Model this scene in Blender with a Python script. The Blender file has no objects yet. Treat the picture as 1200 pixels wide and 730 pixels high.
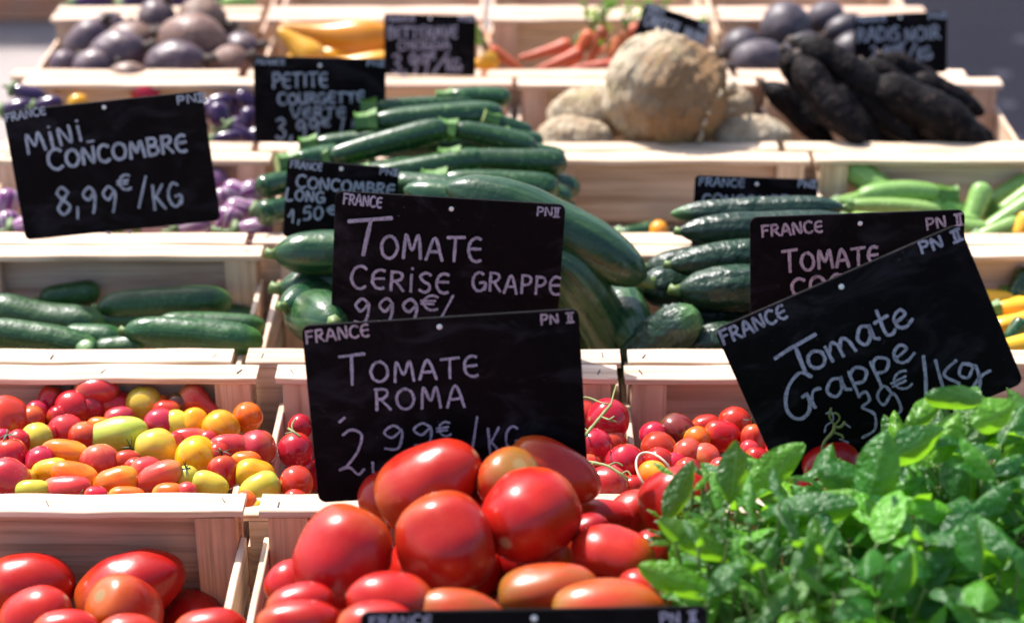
import bpy, math, random
from mathutils import Vector, Matrix, noise

random.seed(11)
R_ = math.radians
S = bpy.context.scene
COL = S.collection

# ------------------------------------------------------------------ camera, sky, sun, exposure
PITCH = R_(25.5)
CAM = Vector((0, 0, 1.605))
FPX, CX, CY = 1200 * 70 / 36, 600.0, 365.0
cam_d = bpy.data.cameras.new('camera')
cam_d.lens = 70; cam_d.sensor_width = 36; cam_d.clip_start = 0.05; cam_d.clip_end = 400
cam_d.dof.use_dof = True; cam_d.dof.focus_distance = 1.60; cam_d.dof.aperture_fstop = 4.6
cam = bpy.data.objects.new('camera', cam_d); COL.objects.link(cam)
cam.location = CAM; cam.rotation_euler = (math.pi / 2 - PITCH, 0, 0)
S.camera = cam

SUN_EL, SUN_AZ = 54.0, -42.0            # azimuth from +Y, negative = to the left
w = bpy.data.worlds.new('World'); S.world = w; w.use_nodes = True
nt = w.node_tree
sky = nt.nodes.new('ShaderNodeTexSky'); sky.sky_type = 'NISHITA'; sky.sun_disc = False
sky.sun_elevation = R_(SUN_EL); sky.sun_rotation = R_(SUN_AZ); sky.dust_density = 2.5
bg = nt.nodes['Background']; bg.inputs['Strength'].default_value = 0.15
nt.links.new(sky.outputs[0], bg.inputs['Color'])
sd = bpy.data.lights.new('sun', 'SUN'); sd.energy = 5.0; sd.angle = R_(0.6); sd.color = (1, 0.96, 0.92)
sun = bpy.data.objects.new('sun', sd); COL.objects.link(sun)
sv = Vector((math.sin(R_(SUN_AZ)) * math.cos(R_(SUN_EL)), math.cos(R_(SUN_AZ)) * math.cos(R_(SUN_EL)), math.sin(R_(SUN_EL))))
sun.rotation_euler = sv.to_track_quat('Z', 'Y').to_euler(); sun.location = (-3, 5, 6)
S.view_settings.view_transform = 'Standard'; S.view_settings.look = 'None'
S.view_settings.exposure = 0.98; S.view_settings.gamma = 1.0
S.render.engine = 'CYCLES'
S.cycles.use_denoising = True
S.cycles.max_bounces = 8; S.cycles.diffuse_bounces = 4; S.cycles.glossy_bounces = 3
S.cycles.sample_clamp_indirect = 6.0

# ------------------------------------------------------------------ photograph measurements -> places in the stall
RIM = 0.80                               # height of the crate rims
TABLE = 0.668
CR = Vector((1, 0, 0)); CU = Vector((0, math.sin(PITCH), math.cos(PITCH))); CF = Vector((0, math.cos(PITCH), -math.sin(PITCH)))
def ray(px, py):
    return CR * ((px - CX) / FPX) + CU * ((CY - py) / FPX) + CF
def at(px, py, h=0.0):
    d = ray(px, py); t = (RIM + h - CAM.z) / d.z
    return CAM + d * t
def at_y(px, py, Y):
    d = ray(px, py); return CAM + d * (Y / d.y)
def depth(p):
    return (p - CAM).dot(CF)

# ------------------------------------------------------------------ bookkeeping
def obj(name, verts, faces, mats, parent=None, smooth=True, loc=None, uvw=None, uv=None, fmat=None):
    me = bpy.data.meshes.new(name)
    me.from_pydata([tuple(v) for v in verts], [], faces)
    if uvw is not None:
        a = me.attributes.new('uvw', 'FLOAT_VECTOR', 'POINT')
        a.data.foreach_set('vector', [c for v in uvw for c in v])
    if uv is not None:
        l = me.uv_layers.new(name='UVMap')
        for i, lp in enumerate(me.loops):
            l.data[i].uv = uv[lp.vertex_index]
    if not isinstance(mats, (list, tuple)): mats = [mats]
    for m in mats: me.materials.append(m)
    if fmat is not None: me.polygons.foreach_set('material_index', fmat)
    if smooth: me.polygons.foreach_set('use_smooth', [True] * len(me.polygons))
    me.update()
    o = bpy.data.objects.new(name, me); COL.objects.link(o)
    if parent: o.parent = parent
    if loc is not None: o.location = loc
    return o
def empty(name, loc=(0, 0, 0)):
    o = bpy.data.objects.new(name, None); COL.objects.link(o); o.location = loc
    o.empty_display_size = 0.02
    return o
def tag(o, label=None, cat=None, group=None, kind=None):
    if label: o['label'] = label
    if cat: o['category'] = cat
    if group: o['group'] = group
    if kind: o['kind'] = kind
    return o
REG = []        # (object, description, where, x, y): labels that need a place among their look-alikes are written at the end
def reg(o, base, where, px, py, cat, group):
    tag(o, None, cat, group); REG.append((o, base, where, px, py)); return o
ORD = ['first', 'second', 'third', 'fourth', 'fifth', 'sixth', 'seventh', 'eighth', 'ninth', 'tenth', 'eleventh', 'twelfth']
def write_labels():
    groups = {}
    for r in REG: groups.setdefault((r[1], r[2]), []).append(r)
    for (base, where), rs in groups.items():
        if len(rs) == 1:
            rs[0][0]['label'] = f'{base} in {where}'; continue
        if len(rs) <= 6: bands = [(None, rs)]
        else:
            rs = sorted(rs, key=lambda r: r[4]); n = 2 if len(rs) <= 10 else 3
            k = len(rs) / n; nm = ['back', 'front'] if n == 2 else ['back', 'middle', 'front']
            bands = [(nm[i], rs[round(i * k):round((i + 1) * k)]) for i in range(n)]
        for b, lst in bands:
            lst = sorted(lst, key=lambda r: r[3])
            for i, r in enumerate(lst):
                if len(lst) == 1: o_, tail = '', ''
                elif i == 0: o_, tail = 'leftmost ', ''
                elif i == len(lst) - 1: o_, tail = 'rightmost ', ''
                else: o_, tail = ORD[i] + ' ', ' from left'
                mid = f' at the {b} of ' if b else ' in '
                r[0]['label'] = f'{o_}{base}{tail}{mid}{where}'

# ------------------------------------------------------------------ materials
def mat(name):
    m = bpy.data.materials.new(name); m.use_nodes = True
    n = m.node_tree.nodes; p = n['Principled BSDF']
    return m, m.node_tree, n, p
def nd(nt, typ, **kw):
    n = nt.nodes.new(typ)
    for k, v in kw.items():
        if k in n.inputs: n.inputs[k].default_value = v
        else: setattr(n, k, v)
    return n
def ramp(nt, fac, stops, interp='LINEAR'):
    r = nt.nodes.new('ShaderNodeValToRGB'); r.color_ramp.interpolation = interp
    while len(r.color_ramp.elements) < len(stops): r.color_ramp.elements.new(0.5)
    for e, (p, c) in zip(r.color_ramp.elements, stops):
        e.position = p; e.color = (c, c, c, 1) if isinstance(c, (int, float)) else (*c, 1)
    nt.links.new(fac, r.inputs[0]); return r.outputs[0]
def mix(nt, fac, a, b, mode='MIX'):
    m = nt.nodes.new('ShaderNodeMix'); m.data_type = 'RGBA'; m.blend_type = mode
    for sock, v in ((m.inputs[0], fac), (m.inputs[6], a), (m.inputs[7], b)):
        if isinstance(v, bpy.types.NodeSocket): nt.links.new(v, sock)
        elif isinstance(v, (int, float)): sock.default_value = v
        else: sock.default_value = (*v, 1)
    return m.outputs[2]
def mapped(nt, src, scale, rnd=True):
    mp = nt.nodes.new('ShaderNodeMapping'); mp.inputs['Scale'].default_value = scale
    nt.links.new(src, mp.inputs['Vector'])
    if rnd:
        oi = nt.nodes.new('ShaderNodeObjectInfo')
        mu = nt.nodes.new('ShaderNodeVectorMath'); mu.operation = 'SCALE'; mu.inputs[0].default_value = (17, 31, 23)
        nt.links.new(oi.outputs['Random'], mu.inputs['Scale']); nt.links.new(mu.outputs[0], mp.inputs['Location'])
    return mp.outputs[0]
def noise_tex(nt, vec, scale, detail=3, rough=0.55, dist=0.0):
    n = nt.nodes.new('ShaderNodeTexNoise'); n.inputs['Scale'].default_value = scale
    n.inputs['Detail'].default_value = detail; n.inputs['Roughness'].default_value = rough; n.inputs['Distortion'].default_value = dist
    nt.links.new(vec, n.inputs['Vector']); return n.outputs['Fac']
def bump(nt, h, strength, dist, p):
    b = nt.nodes.new('ShaderNodeBump'); b.inputs['Strength'].default_value = strength; b.inputs['Distance'].default_value = dist
    nt.links.new(h, b.inputs['Height']); nt.links.new(b.outputs[0], p.inputs['Normal'])
def rand_value(nt, col, lo, hi, sat=1.0, hue=0.0):
    oi = nt.nodes.new('ShaderNodeObjectInfo'); h = nt.nodes.new('ShaderNodeHueSaturation')
    mr = nt.nodes.new('ShaderNodeMapRange'); mr.inputs[3].default_value = lo; mr.inputs[4].default_value = hi
    nt.links.new(oi.outputs['Random'], mr.inputs[0]); nt.links.new(mr.outputs[0], h.inputs['Value'])
    if hue:
        m2 = nt.nodes.new('ShaderNodeMath'); m2.operation = 'MULTIPLY'; m2.inputs[1].default_value = 7.31
        m3 = nt.nodes.new('ShaderNodeMath'); m3.operation = 'FRACT'
        m4 = nt.nodes.new('ShaderNodeMapRange'); m4.inputs[3].default_value = 0.5 - hue; m4.inputs[4].default_value = 0.5 + hue
        nt.links.new(oi.outputs['Random'], m2.inputs[0]); nt.links.new(m2.outputs[0], m3.inputs[0]); nt.links.new(m3.outputs[0], m4.inputs[0])
        nt.links.new(m4.outputs[0], h.inputs['Hue'])
    h.inputs['Saturation'].default_value = sat
    nt.links.new(col, h.inputs['Color']); return h.outputs[0]

def m_wood(name, axis, tint=(1, 1, 1), grain=.4):
    m, t, n, p = mat(name)
    tc = nd(t, 'ShaderNodeTexCoord')
    sc = [38, 38, 38]; sc[axis] = 2.2
    v = mapped(t, tc.outputs['Object'], sc)
    g = noise_tex(t, v, 1.6, 5, 0.6, 0.7)
    fine = [260, 260, 260]; fine[axis] = 7
    v2 = mapped(t, tc.outputs['Object'], fine)
    f = noise_tex(t, v2, 1.0, 3, 0.6)
    big = noise_tex(t, mapped(t, tc.outputs['Object'], (9, 9, 9)), 1.0, 3)
    wv = nt_wave(t, mapped(t, tc.outputs['Object'], [8 if i == axis else 60 for i in range(3)]), axis)
    a = [c * k for c, k in zip((0.72, 0.56, 0.425), tint)]; b = [c * k for c, k in zip((0.56, 0.385, 0.27), tint)]
    c = ramp(t, g, [(0.33, b), (0.62, a)])
    c = mix(t, ramp(t, wv, [(0.72, 0.0), (0.97, grain)]), c, (0.42 * tint[0], 0.27 * tint[1], 0.18 * tint[2]))
    c = mix(t, ramp(t, f, [(0.32, 0.6), (0.52, 0.0)]), c, (0.30, 0.18, 0.10))
    kn = noise_tex(t, mapped(t, tc.outputs['Object'], [9 if i == axis else 30 for i in range(3)]), 1.0, 2)
    c = mix(t, ramp(t, kn, [(0.70, 0.0), (0.78, 0.6)]), c, (0.24, 0.13, 0.07))
    c = mix(t, ramp(t, big, [(0.52, 0.0), (0.75, 0.4)]), c, (0.40, 0.31, 0.22))
    oi = rand_value(t, c, 0.86, 1.08, 1.0, 0.012)
    t.links.new(oi, p.inputs['Base Color']); p.inputs['Roughness'].default_value = 0.75
    p.inputs['Specular IOR Level'].default_value = 0.25
    bump(t, f, 0.5, 0.0006, p)
    return m
def nt_wave(t, vec, axis):
    n = t.nodes.new('ShaderNodeTexWave'); n.wave_type = 'RINGS'
    n.inputs['Scale'].default_value = 0.35; n.inputs['Distortion'].default_value = 6.0; n.inputs['Detail'].default_value = 3
    n.inputs['Detail Scale'].default_value = 0.6
    t.links.new(vec, n.inputs['Vector']); return n.outputs['Fac']
WOODX, WOODY, WOODZ = m_wood('poplar_wood_crosswise', 0), m_wood('poplar_wood_lengthwise', 1), m_wood('pine_wood_upright', 2, (0.97, 0.9, 0.85))
BOUNCE_PINEX, BOUNCE_PINEZ = m_wood('red_bounce_pine_crosswise', 0, (1.14, 0.86, 0.76), .5), m_wood('red_bounce_pine_upright', 2, (1.08, 0.82, 0.72), .6)  # redder pine: the tomatoes' red bounce light is put into the tint
DARKWOOD = m_wood('weathered_wood', 0, (0.75, 0.5, 0.36))

def flat_mat(name, col, rough=0.5, metal=0.0, spec=0.5):
    m, t, n, p = mat(name)
    tc = nd(t, 'ShaderNodeTexCoord')
    f = noise_tex(t, mapped(t, tc.outputs['Object'], (1, 1, 1)), 120, 3)
    c = mix(t, ramp(t, f, [(0.3, 0.0), (0.75, 0.45)]), col, [x * 0.6 for x in col])
    t.links.new(c, p.inputs['Base Color']); p.inputs['Roughness'].default_value = rough; p.inputs['Metallic'].default_value = metal
    p.inputs['Specular IOR Level'].default_value = spec
    return m
STEEL = flat_mat('staple_steel', (0.10, 0.10, 0.11), 0.4, 0.8)
LIT_HOLE = flat_mat('pale_hole_light', (0.7, 0.68, 0.66), 0.5)  # pale disc painted for the light through the sign's hanging hole
GREENSTALK = flat_mat('green_stalk', (0.11, 0.17, 0.04), 0.55)
OLIVESTALK = flat_mat('olive_vine_stalk', (0.20, 0.22, 0.07), 0.6)
CALYX = flat_mat('dark_calyx', (0.035, 0.06, 0.02), 0.6)
RUBBER = flat_mat('pale_rubber', (0.55, 0.42, 0.32), 0.5)
CUT = flat_mat('pale_cut_stem', (0.27, 0.33, 0.11), 0.6)
CSTEM = flat_mat('courgette_stem', (0.065, 0.16, 0.018), 0.45)
ECAP = flat_mat('eggplant_cap', (0.10, 0.15, 0.05), 0.6)
ROOT = flat_mat('brown_root', (0.06, 0.04, 0.03), 0.8)

def uvw_node(t):
    a = t.nodes.new('ShaderNodeAttribute'); a.attribute_name = 'uvw'; return a
def m_fruit(name, c1, c2=None, stem=None, rough=0.25, speck=0.3, sss=0.12, streak=(1.2, 1.5), stemscar=True, val=(0.85, 1.12), hue=0.008, bmp=0.05, coat=0.25):
    """smooth skinned fruit: c1 body, c2 streaks, stem tint at the stem end"""
    m, t, n, p = mat(name)
    a = uvw_node(t); v = a.outputs['Vector']
    sx = t.nodes.new('ShaderNodeSeparateXYZ'); t.links.new(v, sx.inputs[0])
    c2 = c2 or [x * 0.8 for x in c1]
    st = noise_tex(t, mapped(t, v, (streak[0], streak[1], streak[1])), 1.3, 4, 0.6, 0.3)
    c = mix(t, ramp(t, st, [(0.36, 0.0), (0.68, 1.0)]), c1, c2)
    if stem:
        nz = noise_tex(t, mapped(t, v, (1, 2, 2)), 2.0, 3)
        ad = t.nodes.new('ShaderNodeMath'); ad.operation = 'MULTIPLY_ADD'; ad.inputs[1].default_value = 0.22
        t.links.new(nz, ad.inputs[0]); t.links.new(sx.outputs[0], ad.inputs[2])
        c = mix(t, ramp(t, ad.outputs[0], [(0.12, 0.9), (0.47, 0.0)]), c, stem)
    tc = nd(t, 'ShaderNodeTexCoord')
    sp = noise_tex(t, mapped(t, tc.outputs['Object'], (1, 1, 1)), 420, 2)
    c = mix(t, ramp(t, sp, [(0.62, 0.0), (0.78, speck)]), c, [min(1, x * 1.5 + 0.06) for x in c1])
    if stemscar:
        c = mix(t, ramp(t, sx.outputs[0], [(0.006, 0.85), (0.012, 0.0)]), c, (0.22, 0.16, 0.06))
        c = mix(t, ramp(t, sx.outputs[0], [(0.994, 0.0), (0.998, 0.8)]), c, (0.42, 0.27, 0.13))
    c = rand_value(t, c, val[0], val[1], 1.0, hue)
    t.links.new(c, p.inputs['Base Color'])
    ro = ramp(t, noise_tex(t, mapped(t, tc.outputs['Object'], (1, 1, 1)), 60, 3), [(0.3, rough * 0.85), (0.75, min(1, rough * 1.5))])
    t.links.new(ro, p.inputs['Roughness'])
    if sss:
        p.inputs['Subsurface Weight'].default_value = sss
        p.inputs['Subsurface Radius'].default_value = (0.010, 0.004, 0.002); p.inputs['Subsurface Scale'].default_value = 1.0
    p.inputs['Specular IOR Level'].default_value = 0.4
    p.inputs['Coat Weight'].default_value = coat; p.inputs['Coat Roughness'].default_value = 0.12
    if bmp: bump(t, noise_tex(t, mapped(t, tc.outputs['Object'], (1, 1, 1)), 90, 3), bmp, 0.004, p)
    return m
ROMA = m_fruit('roma_skin', (0.36, 0.007, 0.005), (0.40, 0.018, 0.006), (0.42, 0.085, 0.012), 0.26, 0.10, sss=0.04, coat=0.0, val=(0.78, 1.12), hue=0.003, streak=(2.2, 1.2))
ROMAO = m_fruit('half_ripe_roma_skin', (0.44, 0.045, 0.010), (0.30, 0.08, 0.012), (0.20, 0.11, 0.016), 0.25, 0.12, sss=0.04, coat=0.0)
CH = {
    'red':    m_fruit('cherry_red_skin', (0.44, 0.010, 0.012), (0.36, 0.016, 0.012), (0.52, 0.09, 0.02), 0.16, 0.2, hue=0.012, coat=0.0, sss=.06),
    'pink':   m_fruit('cherry_pink_skin', (0.48, 0.022, 0.035), (0.36, 0.03, 0.03), (0.52, 0.12, 0.04), 0.2, 0.35, coat=0.0, sss=.06),
    'salmon': m_fruit('cherry_salmon_skin', (0.54, 0.055, 0.035), (0.48, 0.035, 0.03), (0.58, 0.20, 0.05), 0.2, 0.3, coat=0.0, sss=.06),
    'orange': m_fruit('cherry_orange_skin', (0.68, 0.16, 0.008), (0.60, 0.09, 0.01), (0.66, 0.30, 0.02), 0.17, 0.2, coat=0.0, sss=.06),
    'yellow': m_fruit('cherry_yellow_skin', (0.72, 0.35, 0.010), (0.66, 0.24, 0.01), (0.58, 0.42, 0.03), 0.17, 0.2, coat=0.0, sss=.06),
    'lime':   m_fruit('cherry_lime_skin', (0.52, 0.46, 0.045), (0.58, 0.40, 0.035), (0.34, 0.42, 0.05), 0.19, 0.2, coat=0.0, sss=.06),
    'green':  m_fruit('cherry_green_skin', (0.40, 0.50, 0.055), (0.52, 0.52, 0.07), (0.34, 0.47, 0.06), 0.24, 0.15),
    'olive':  m_fruit('cherry_olive_skin', (0.52, 0.38, 0.035), (0.60, 0.28, 0.03), (0.36, 0.36, 0.04), 0.2, 0.15),
    'dark':   m_fruit('cherry_dark_skin', (0.13, 0.018, 0.012), (0.18, 0.03, 0.012), (0.07, 0.06, 0.02), 0.15, 0.1),
}
def m_green(name, dark, light, rough=0.33, streak=(1.0, 5.0), lo=0.45, hi=0.75, speck=None, specd=260, bmp=0.25, tip=None, warts=False, val=(0.8, 1.15)):
    m, t, n, p = mat(name)
    a = uvw_node(t); v = a.outputs['Vector']
    sx = t.nodes.new('ShaderNodeSeparateXYZ'); t.links.new(v, sx.inputs[0])
    st = noise_tex(t, mapped(t, v, (streak[0], streak[1], streak[1])), 1.2, 5, 0.65, 0.2)
    c = mix(t, ramp(t, st, [(lo, 0.0), (hi, 1.0)]), dark, light)
    tc = nd(t, 'ShaderNodeTexCoord')
    if speck:
        s = noise_tex(t, mapped(t, tc.outputs['Object'], (1, 1, 1)), specd, 2)
        c = mix(t, ramp(t, s, [(0.58, 0.0), (0.7, 0.7)]), c, speck)
    if tip:
        c = mix(t, ramp(t, sx.outputs[0], [(0.86, 0.0), (1.0, 0.8)]), c, tip)
    c = rand_value(t, c, val[0], val[1], 1.0, 0.012)
    t.links.new(c, p.inputs['Base Color'])
    ro = ramp(t, noise_tex(t, mapped(t, tc.outputs['Object'], (1, 1, 1)), 45, 3), [(0.3, rough * 0.8), (0.75, rough * 1.5)])
    t.links.new(ro, p.inputs['Roughness'])
    h = noise_tex(t, mapped(t, tc.outputs['Object'], (1, 1, 1)), 110 if warts else 55, 3)
    bump(t, h, bmp, 0.006, p)
    return m
CUKE = m_green('cucumber_skin', (0.006, 0.040, 0.008), (0.028, 0.105, 0.014), 0.38, (0.8, 6), 0.42, 0.72, (0.07, 0.17, 0.05), 300, 0.35, (0.10, 0.22, 0.04))
CUKEL = m_green('long_cucumber_skin', (0.008, 0.042, 0.016), (0.050, 0.12, 0.036), 0.28, (1.3, 4), 0.42, 0.72, bmp=0.3)
CUKED = m_green('ridged_cucumber_skin', (0.005, 0.022, 0.010), (0.020, 0.060, 0.022), 0.32, (0.8, 6), 0.5, 0.75, bmp=0.5, warts=True, tip=(0.08, 0.17, 0.04))
COURG = m_green('courgette_skin', (0.006, 0.034, 0.010), (0.020, 0.080, 0.018), 0.25, (0.7, 6), 0.42, 0.7, (0.12, 0.25, 0.08), 240, 0.10)
COURGL = m_green('pale_courgette_skin', (0.14, 0.28, 0.05), (0.26, 0.40, 0.11), 0.36, (0.8, 4), 0.4, 0.7, (0.42, 0.56, 0.24), 300, 0.1)
COURGY = m_green('yellow_courgette_skin', (0.72, 0.36, 0.014), (0.78, 0.45, 0.03), 0.3, (0.8, 4), 0.4, 0.7, None, 300, 0.08)
EGG = m_green('dark_eggplant_skin', (0.022, 0.005, 0.036), (0.045, 0.012, 0.065), 0.17, (1, 3), 0.45, 0.7, None, 300, 0.05)
EGGL = m_green('striped_eggplant_skin', (0.15, 0.024, 0.13), (0.56, 0.46, 0.50), 0.2, (0.5, 4.5), 0.46, 0.64, None, 300, 0.05)
BEET = m_green('beet_skin', (0.065, 0.034, 0.050), (0.13, 0.08, 0.07), 0.42, (3, 1.5), 0.45, 0.72, (0.22, 0.15, 0.13), 120, 0.4)
BEETB = m_green('earthy_beet_skin', (0.17, 0.09, 0.055), (0.085, 0.042, 0.045), 0.5, (3, 1.5), 0.45, 0.7, (0.3, 0.2, 0.14), 120, 0.45)
BRAD = m_green('black_radish_skin', (0.0035, 0.0025, 0.003), (0.012, 0.008, 0.008), 0.6, (9, 1.5), 0.45, 0.75, (0.05, 0.032, 0.028), 110, 0.9)
BRAD.node_tree.nodes['Principled BSDF'].inputs['Specular IOR Level'].default_value = 0.1
RRAD = m_green('round_radish_skin', (0.035, 0.024, 0.034), (0.085, 0.062, 0.072), 0.5, (4, 2), 0.45, 0.75, None, 150, 0.35)
CARROT = m_green('carrot_skin', (0.48, 0.09, 0.02), (0.54, 0.14, 0.045), 0.5, (9, 1), 0.45, 0.7, None, 200, 0.3)
SQUASH = m_green('yellow_squash_skin', (0.68, 0.28, 0.008), (0.72, 0.36, 0.02), 0.28, (0.8, 3), 0.4, 0.7, None, 200, 0.08)
def m_celeriac(name, pale):
    """cream skin with fine rings and pits, browner and greener towards the rooty end"""
    m, t, n, p = mat(name)
    tc = nd(t, 'ShaderNodeTexCoord'); o = mapped(t, tc.outputs['Object'], (1, 1, 1))
    sx = t.nodes.new('ShaderNodeSeparateXYZ'); t.links.new(uvw_node(t).outputs['Vector'], sx.inputs[0])
    rings = noise_tex(t, mapped(t, tc.outputs['Object'], (230, 30, 30)), 1.0, 4, 0.6, 0.6)
    fib = noise_tex(t, o, 130, 5, 0.7, 0.5)
    c = ramp(t, noise_tex(t, o, 38, 6, 0.7, 0.5), [(0.36, (0.38, 0.28, 0.17)), (0.6, (0.54, 0.46, 0.34))])
    ad = t.nodes.new('ShaderNodeMath'); ad.operation = 'MULTIPLY_ADD'; ad.inputs[1].default_value = 0.7
    t.links.new(noise_tex(t, o, 30, 5, 0.65), ad.inputs[0]); t.links.new(sx.outputs[0], ad.inputs[2])
    c = mix(t, ramp(t, ad.outputs[0], [(0.62, 0.0), (1.0, 0.25 if pale else 0.9)]), c, (0.26, 0.14, 0.06))
    c = mix(t, ramp(t, noise_tex(t, o, 26, 4), [(0.57, 0.0), (0.68, 0.4)]), c, (0.30, 0.27, 0.08))
    c = mix(t, ramp(t, rings, [(0.30, 0.6), (0.46, 0.0)]), c, (0.20, 0.12, 0.065))
    c = mix(t, ramp(t, fib, [(0.60, 0.0), (0.72, 0.7)]), c, (0.15, 0.085, 0.045))
    t.links.new(c, p.inputs['Base Color']); p.inputs['Roughness'].default_value = 0.9; p.inputs['Specular IOR Level'].default_value = 0.2
    mx = t.nodes.new('ShaderNodeMath'); mx.operation = 'ADD'; t.links.new(rings, mx.inputs[0]); t.links.new(fib, mx.inputs[1])
    bump(t, mx.outputs[0], 1.0, 0.006, p)
    return m
CELER, CELERP = m_celeriac('celeriac_skin', False), m_celeriac('pale_celeriac_skin', True)
def m_slate():
    m, t, n, p = mat('black_sign_plastic')
    tc = nd(t, 'ShaderNodeTexCoord'); o = mapped(t, tc.outputs['Object'], (1, 1, 1))
    c = ramp(t, noise_tex(t, o, 26, 5, 0.7, 1.2), [(0.48, (0.0020, 0.0012, 0.0020)), (0.85, (0.007, 0.0055, 0.008))])
    c = mix(t, ramp(t, noise_tex(t, mapped(t, tc.outputs['Object'], (14, 30, 14)), 1.0, 5, 0.65, 1.0), [(0.52, 0.0), (0.76, 0.9)]), c, (0.022, 0.019, 0.025))
    c = mix(t, ramp(t, noise_tex(t, o, 330, 2, 0.5), [(0.74, 0.0), (0.80, 0.5)]), c, (0.12, 0.09, 0.09))
    t.links.new(c, p.inputs['Base Color'])
    r = ramp(t, noise_tex(t, o, 14, 4), [(0.35, 0.5), (0.7, 0.68)]); t.links.new(r, p.inputs['Roughness'])
    p.inputs['Specular IOR Level'].default_value = 0.06
    return m
SLATE = m_slate()
def m_chalk(name, col):
    m, t, n, p = mat(name)
    tc = nd(t, 'ShaderNodeTexCoord'); o = mapped(t, tc.outputs['Object'], (1, 1, 1))
    k = noise_tex(t, o, 520, 3, 0.6); big = noise_tex(t, o, 75, 3)
    c = mix(t, ramp(t, k, [(0.36, 0.8), (0.54, 0.0)]), col, [x * 0.3 for x in col])
    c = mix(t, ramp(t, big, [(0.36, 0.55), (0.58, 0.0)]), c, [x * 0.5 for x in col])
    t.links.new(c, p.inputs['Base Color']); p.inputs['Roughness'].default_value = 0.85
    p.inputs['Specular IOR Level'].default_value = 0.2
    return m
CHALK = m_chalk('lavender_chalk_marker', (0.36, 0.33, 0.42))
CHALKP = m_chalk('pinkish_chalk_marker', (0.42, 0.32, 0.37))
CHALKB = m_chalk('bluish_chalk_marker', (0.35, 0.38, 0.46))
def m_leaf(name, c1, c2, under, trans=0.42, rough=0.36, glow=(0.30, 0.66, 0.02), young_backlit=(0.15, 0.42, 0.018)):
    m, t, n, p = mat(name)
    uvn = nd(t, 'ShaderNodeUVMap'); uvn.uv_map = 'UVMap'
    sx = t.nodes.new('ShaderNodeSeparateXYZ'); t.links.new(uvn.outputs[0], sx.inputs[0])
    # u runs along the midrib, v across it; the side veins lean forward
    ab = t.nodes.new('ShaderNodeMath'); ab.operation = 'ABSOLUTE'; t.links.new(sx.outputs[1], ab.inputs[0])
    mu = t.nodes.new('ShaderNodeMath'); mu.operation = 'MULTIPLY_ADD'; mu.inputs[1].default_value = -0.34
    fr = t.nodes.new('ShaderNodeMath'); fr.operation = 'FRACT'; t.links.new(sx.outputs[0], fr.inputs[0])
    fl = t.nodes.new('ShaderNodeMath'); fl.operation = 'FLOOR'; t.links.new(sx.outputs[0], fl.inputs[0])
    ag = t.nodes.new('ShaderNodeMath'); ag.operation = 'MULTIPLY'; ag.inputs[1].default_value = 0.1; t.links.new(fl.outputs[0], ag.inputs[0])
    t.links.new(ab.outputs[0], mu.inputs[0]); t.links.new(fr.outputs[0], mu.inputs[2])
    sc = t.nodes.new('ShaderNodeMath'); sc.operation = 'MULTIPLY'; sc.inputs[1].default_value = 42
    t.links.new(mu.outputs[0], sc.inputs[0])
    sn = t.nodes.new('ShaderNodeMath'); sn.operation = 'SINE'; t.links.new(sc.outputs[0], sn.inputs[0])
    vein = ramp(t, sn.outputs[0], [(0.86, 0.0), (1.0, 0.4)])
    mid = ramp(t, ab.outputs[0], [(0.02, 0.9), (0.06, 0.0)])
    tc = nd(t, 'ShaderNodeTexCoord')
    g = noise_tex(t, mapped(t, tc.outputs['Object'], (1, 1, 1)), 30, 3)
    c = ramp(t, g, [(0.35, c1), (0.65, c2)])
    c = mix(t, ramp(t, ag.outputs[0], [(0.50, 0.0), (1.0, 0.85)]), c, young_backlit)      # random leaf age; brighter tone also paints in the backlit glow
    c = mix(t, vein, c, [min(1, x * 1.5 + 0.02) for x in c2]); c = mix(t, mid, c, (0.14, 0.26, 0.06))
    geo = nd(t, 'ShaderNodeNewGeometry')
    c = mix(t, geo.outputs['Backfacing'], c, under)
    oi = rand_value(t, c, 0.85, 1.15, 1.0, 0.012)
    t.links.new(oi, p.inputs['Base Color']); p.inputs['Roughness'].default_value = rough
    p.inputs['Specular IOR Level'].default_value = 0.5
    bump(t, noise_tex(t, mapped(t, tc.outputs['Object'], (1, 1, 1)), 170, 3), 0.8, 0.006, p)
    tr = t.nodes.new('ShaderNodeBsdfTranslucent')
    hs = t.nodes.new('ShaderNodeHueSaturation'); oi2 = mix(t, ramp(t, vein, [(0.0, 0.0), (1.0, 0.5)]), glow, [x * .45 for x in glow])
    oi2 = rand_value(t, mix(t, ramp(t, g, [(0.35, 0.0), (0.7, 1.0)]), oi2, [x * .6 for x in glow]), .85, 1.15)
    t.links.new(oi2, hs.inputs['Color']); t.links.new(hs.outputs[0], tr.inputs['Color'])
    ms = t.nodes.new('ShaderNodeMixShader'); ms.inputs[0].default_value = trans
    t.links.new(p.outputs[0], ms.inputs[1]); t.links.new(tr.outputs[0], ms.inputs[2])
    t.links.new(ms.outputs[0], n['Material Output'].inputs['Surface'])
    return m
BASIL = m_leaf('basil_leaf', (0.010, 0.066, 0.014), (0.022, 0.112, 0.018), (0.05, 0.15, 0.035), 0.40, 0.27)
HERB = m_leaf('herb_leaf', (0.014, 0.075, 0.012), (0.030, 0.125, 0.014), (0.06, 0.16, 0.04), 0.42, 0.33)
CTOP = m_leaf('carrot_top_leaf', (0.05, 0.14, 0.015), (0.10, 0.22, 0.03), (0.12, 0.22, 0.06))
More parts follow.
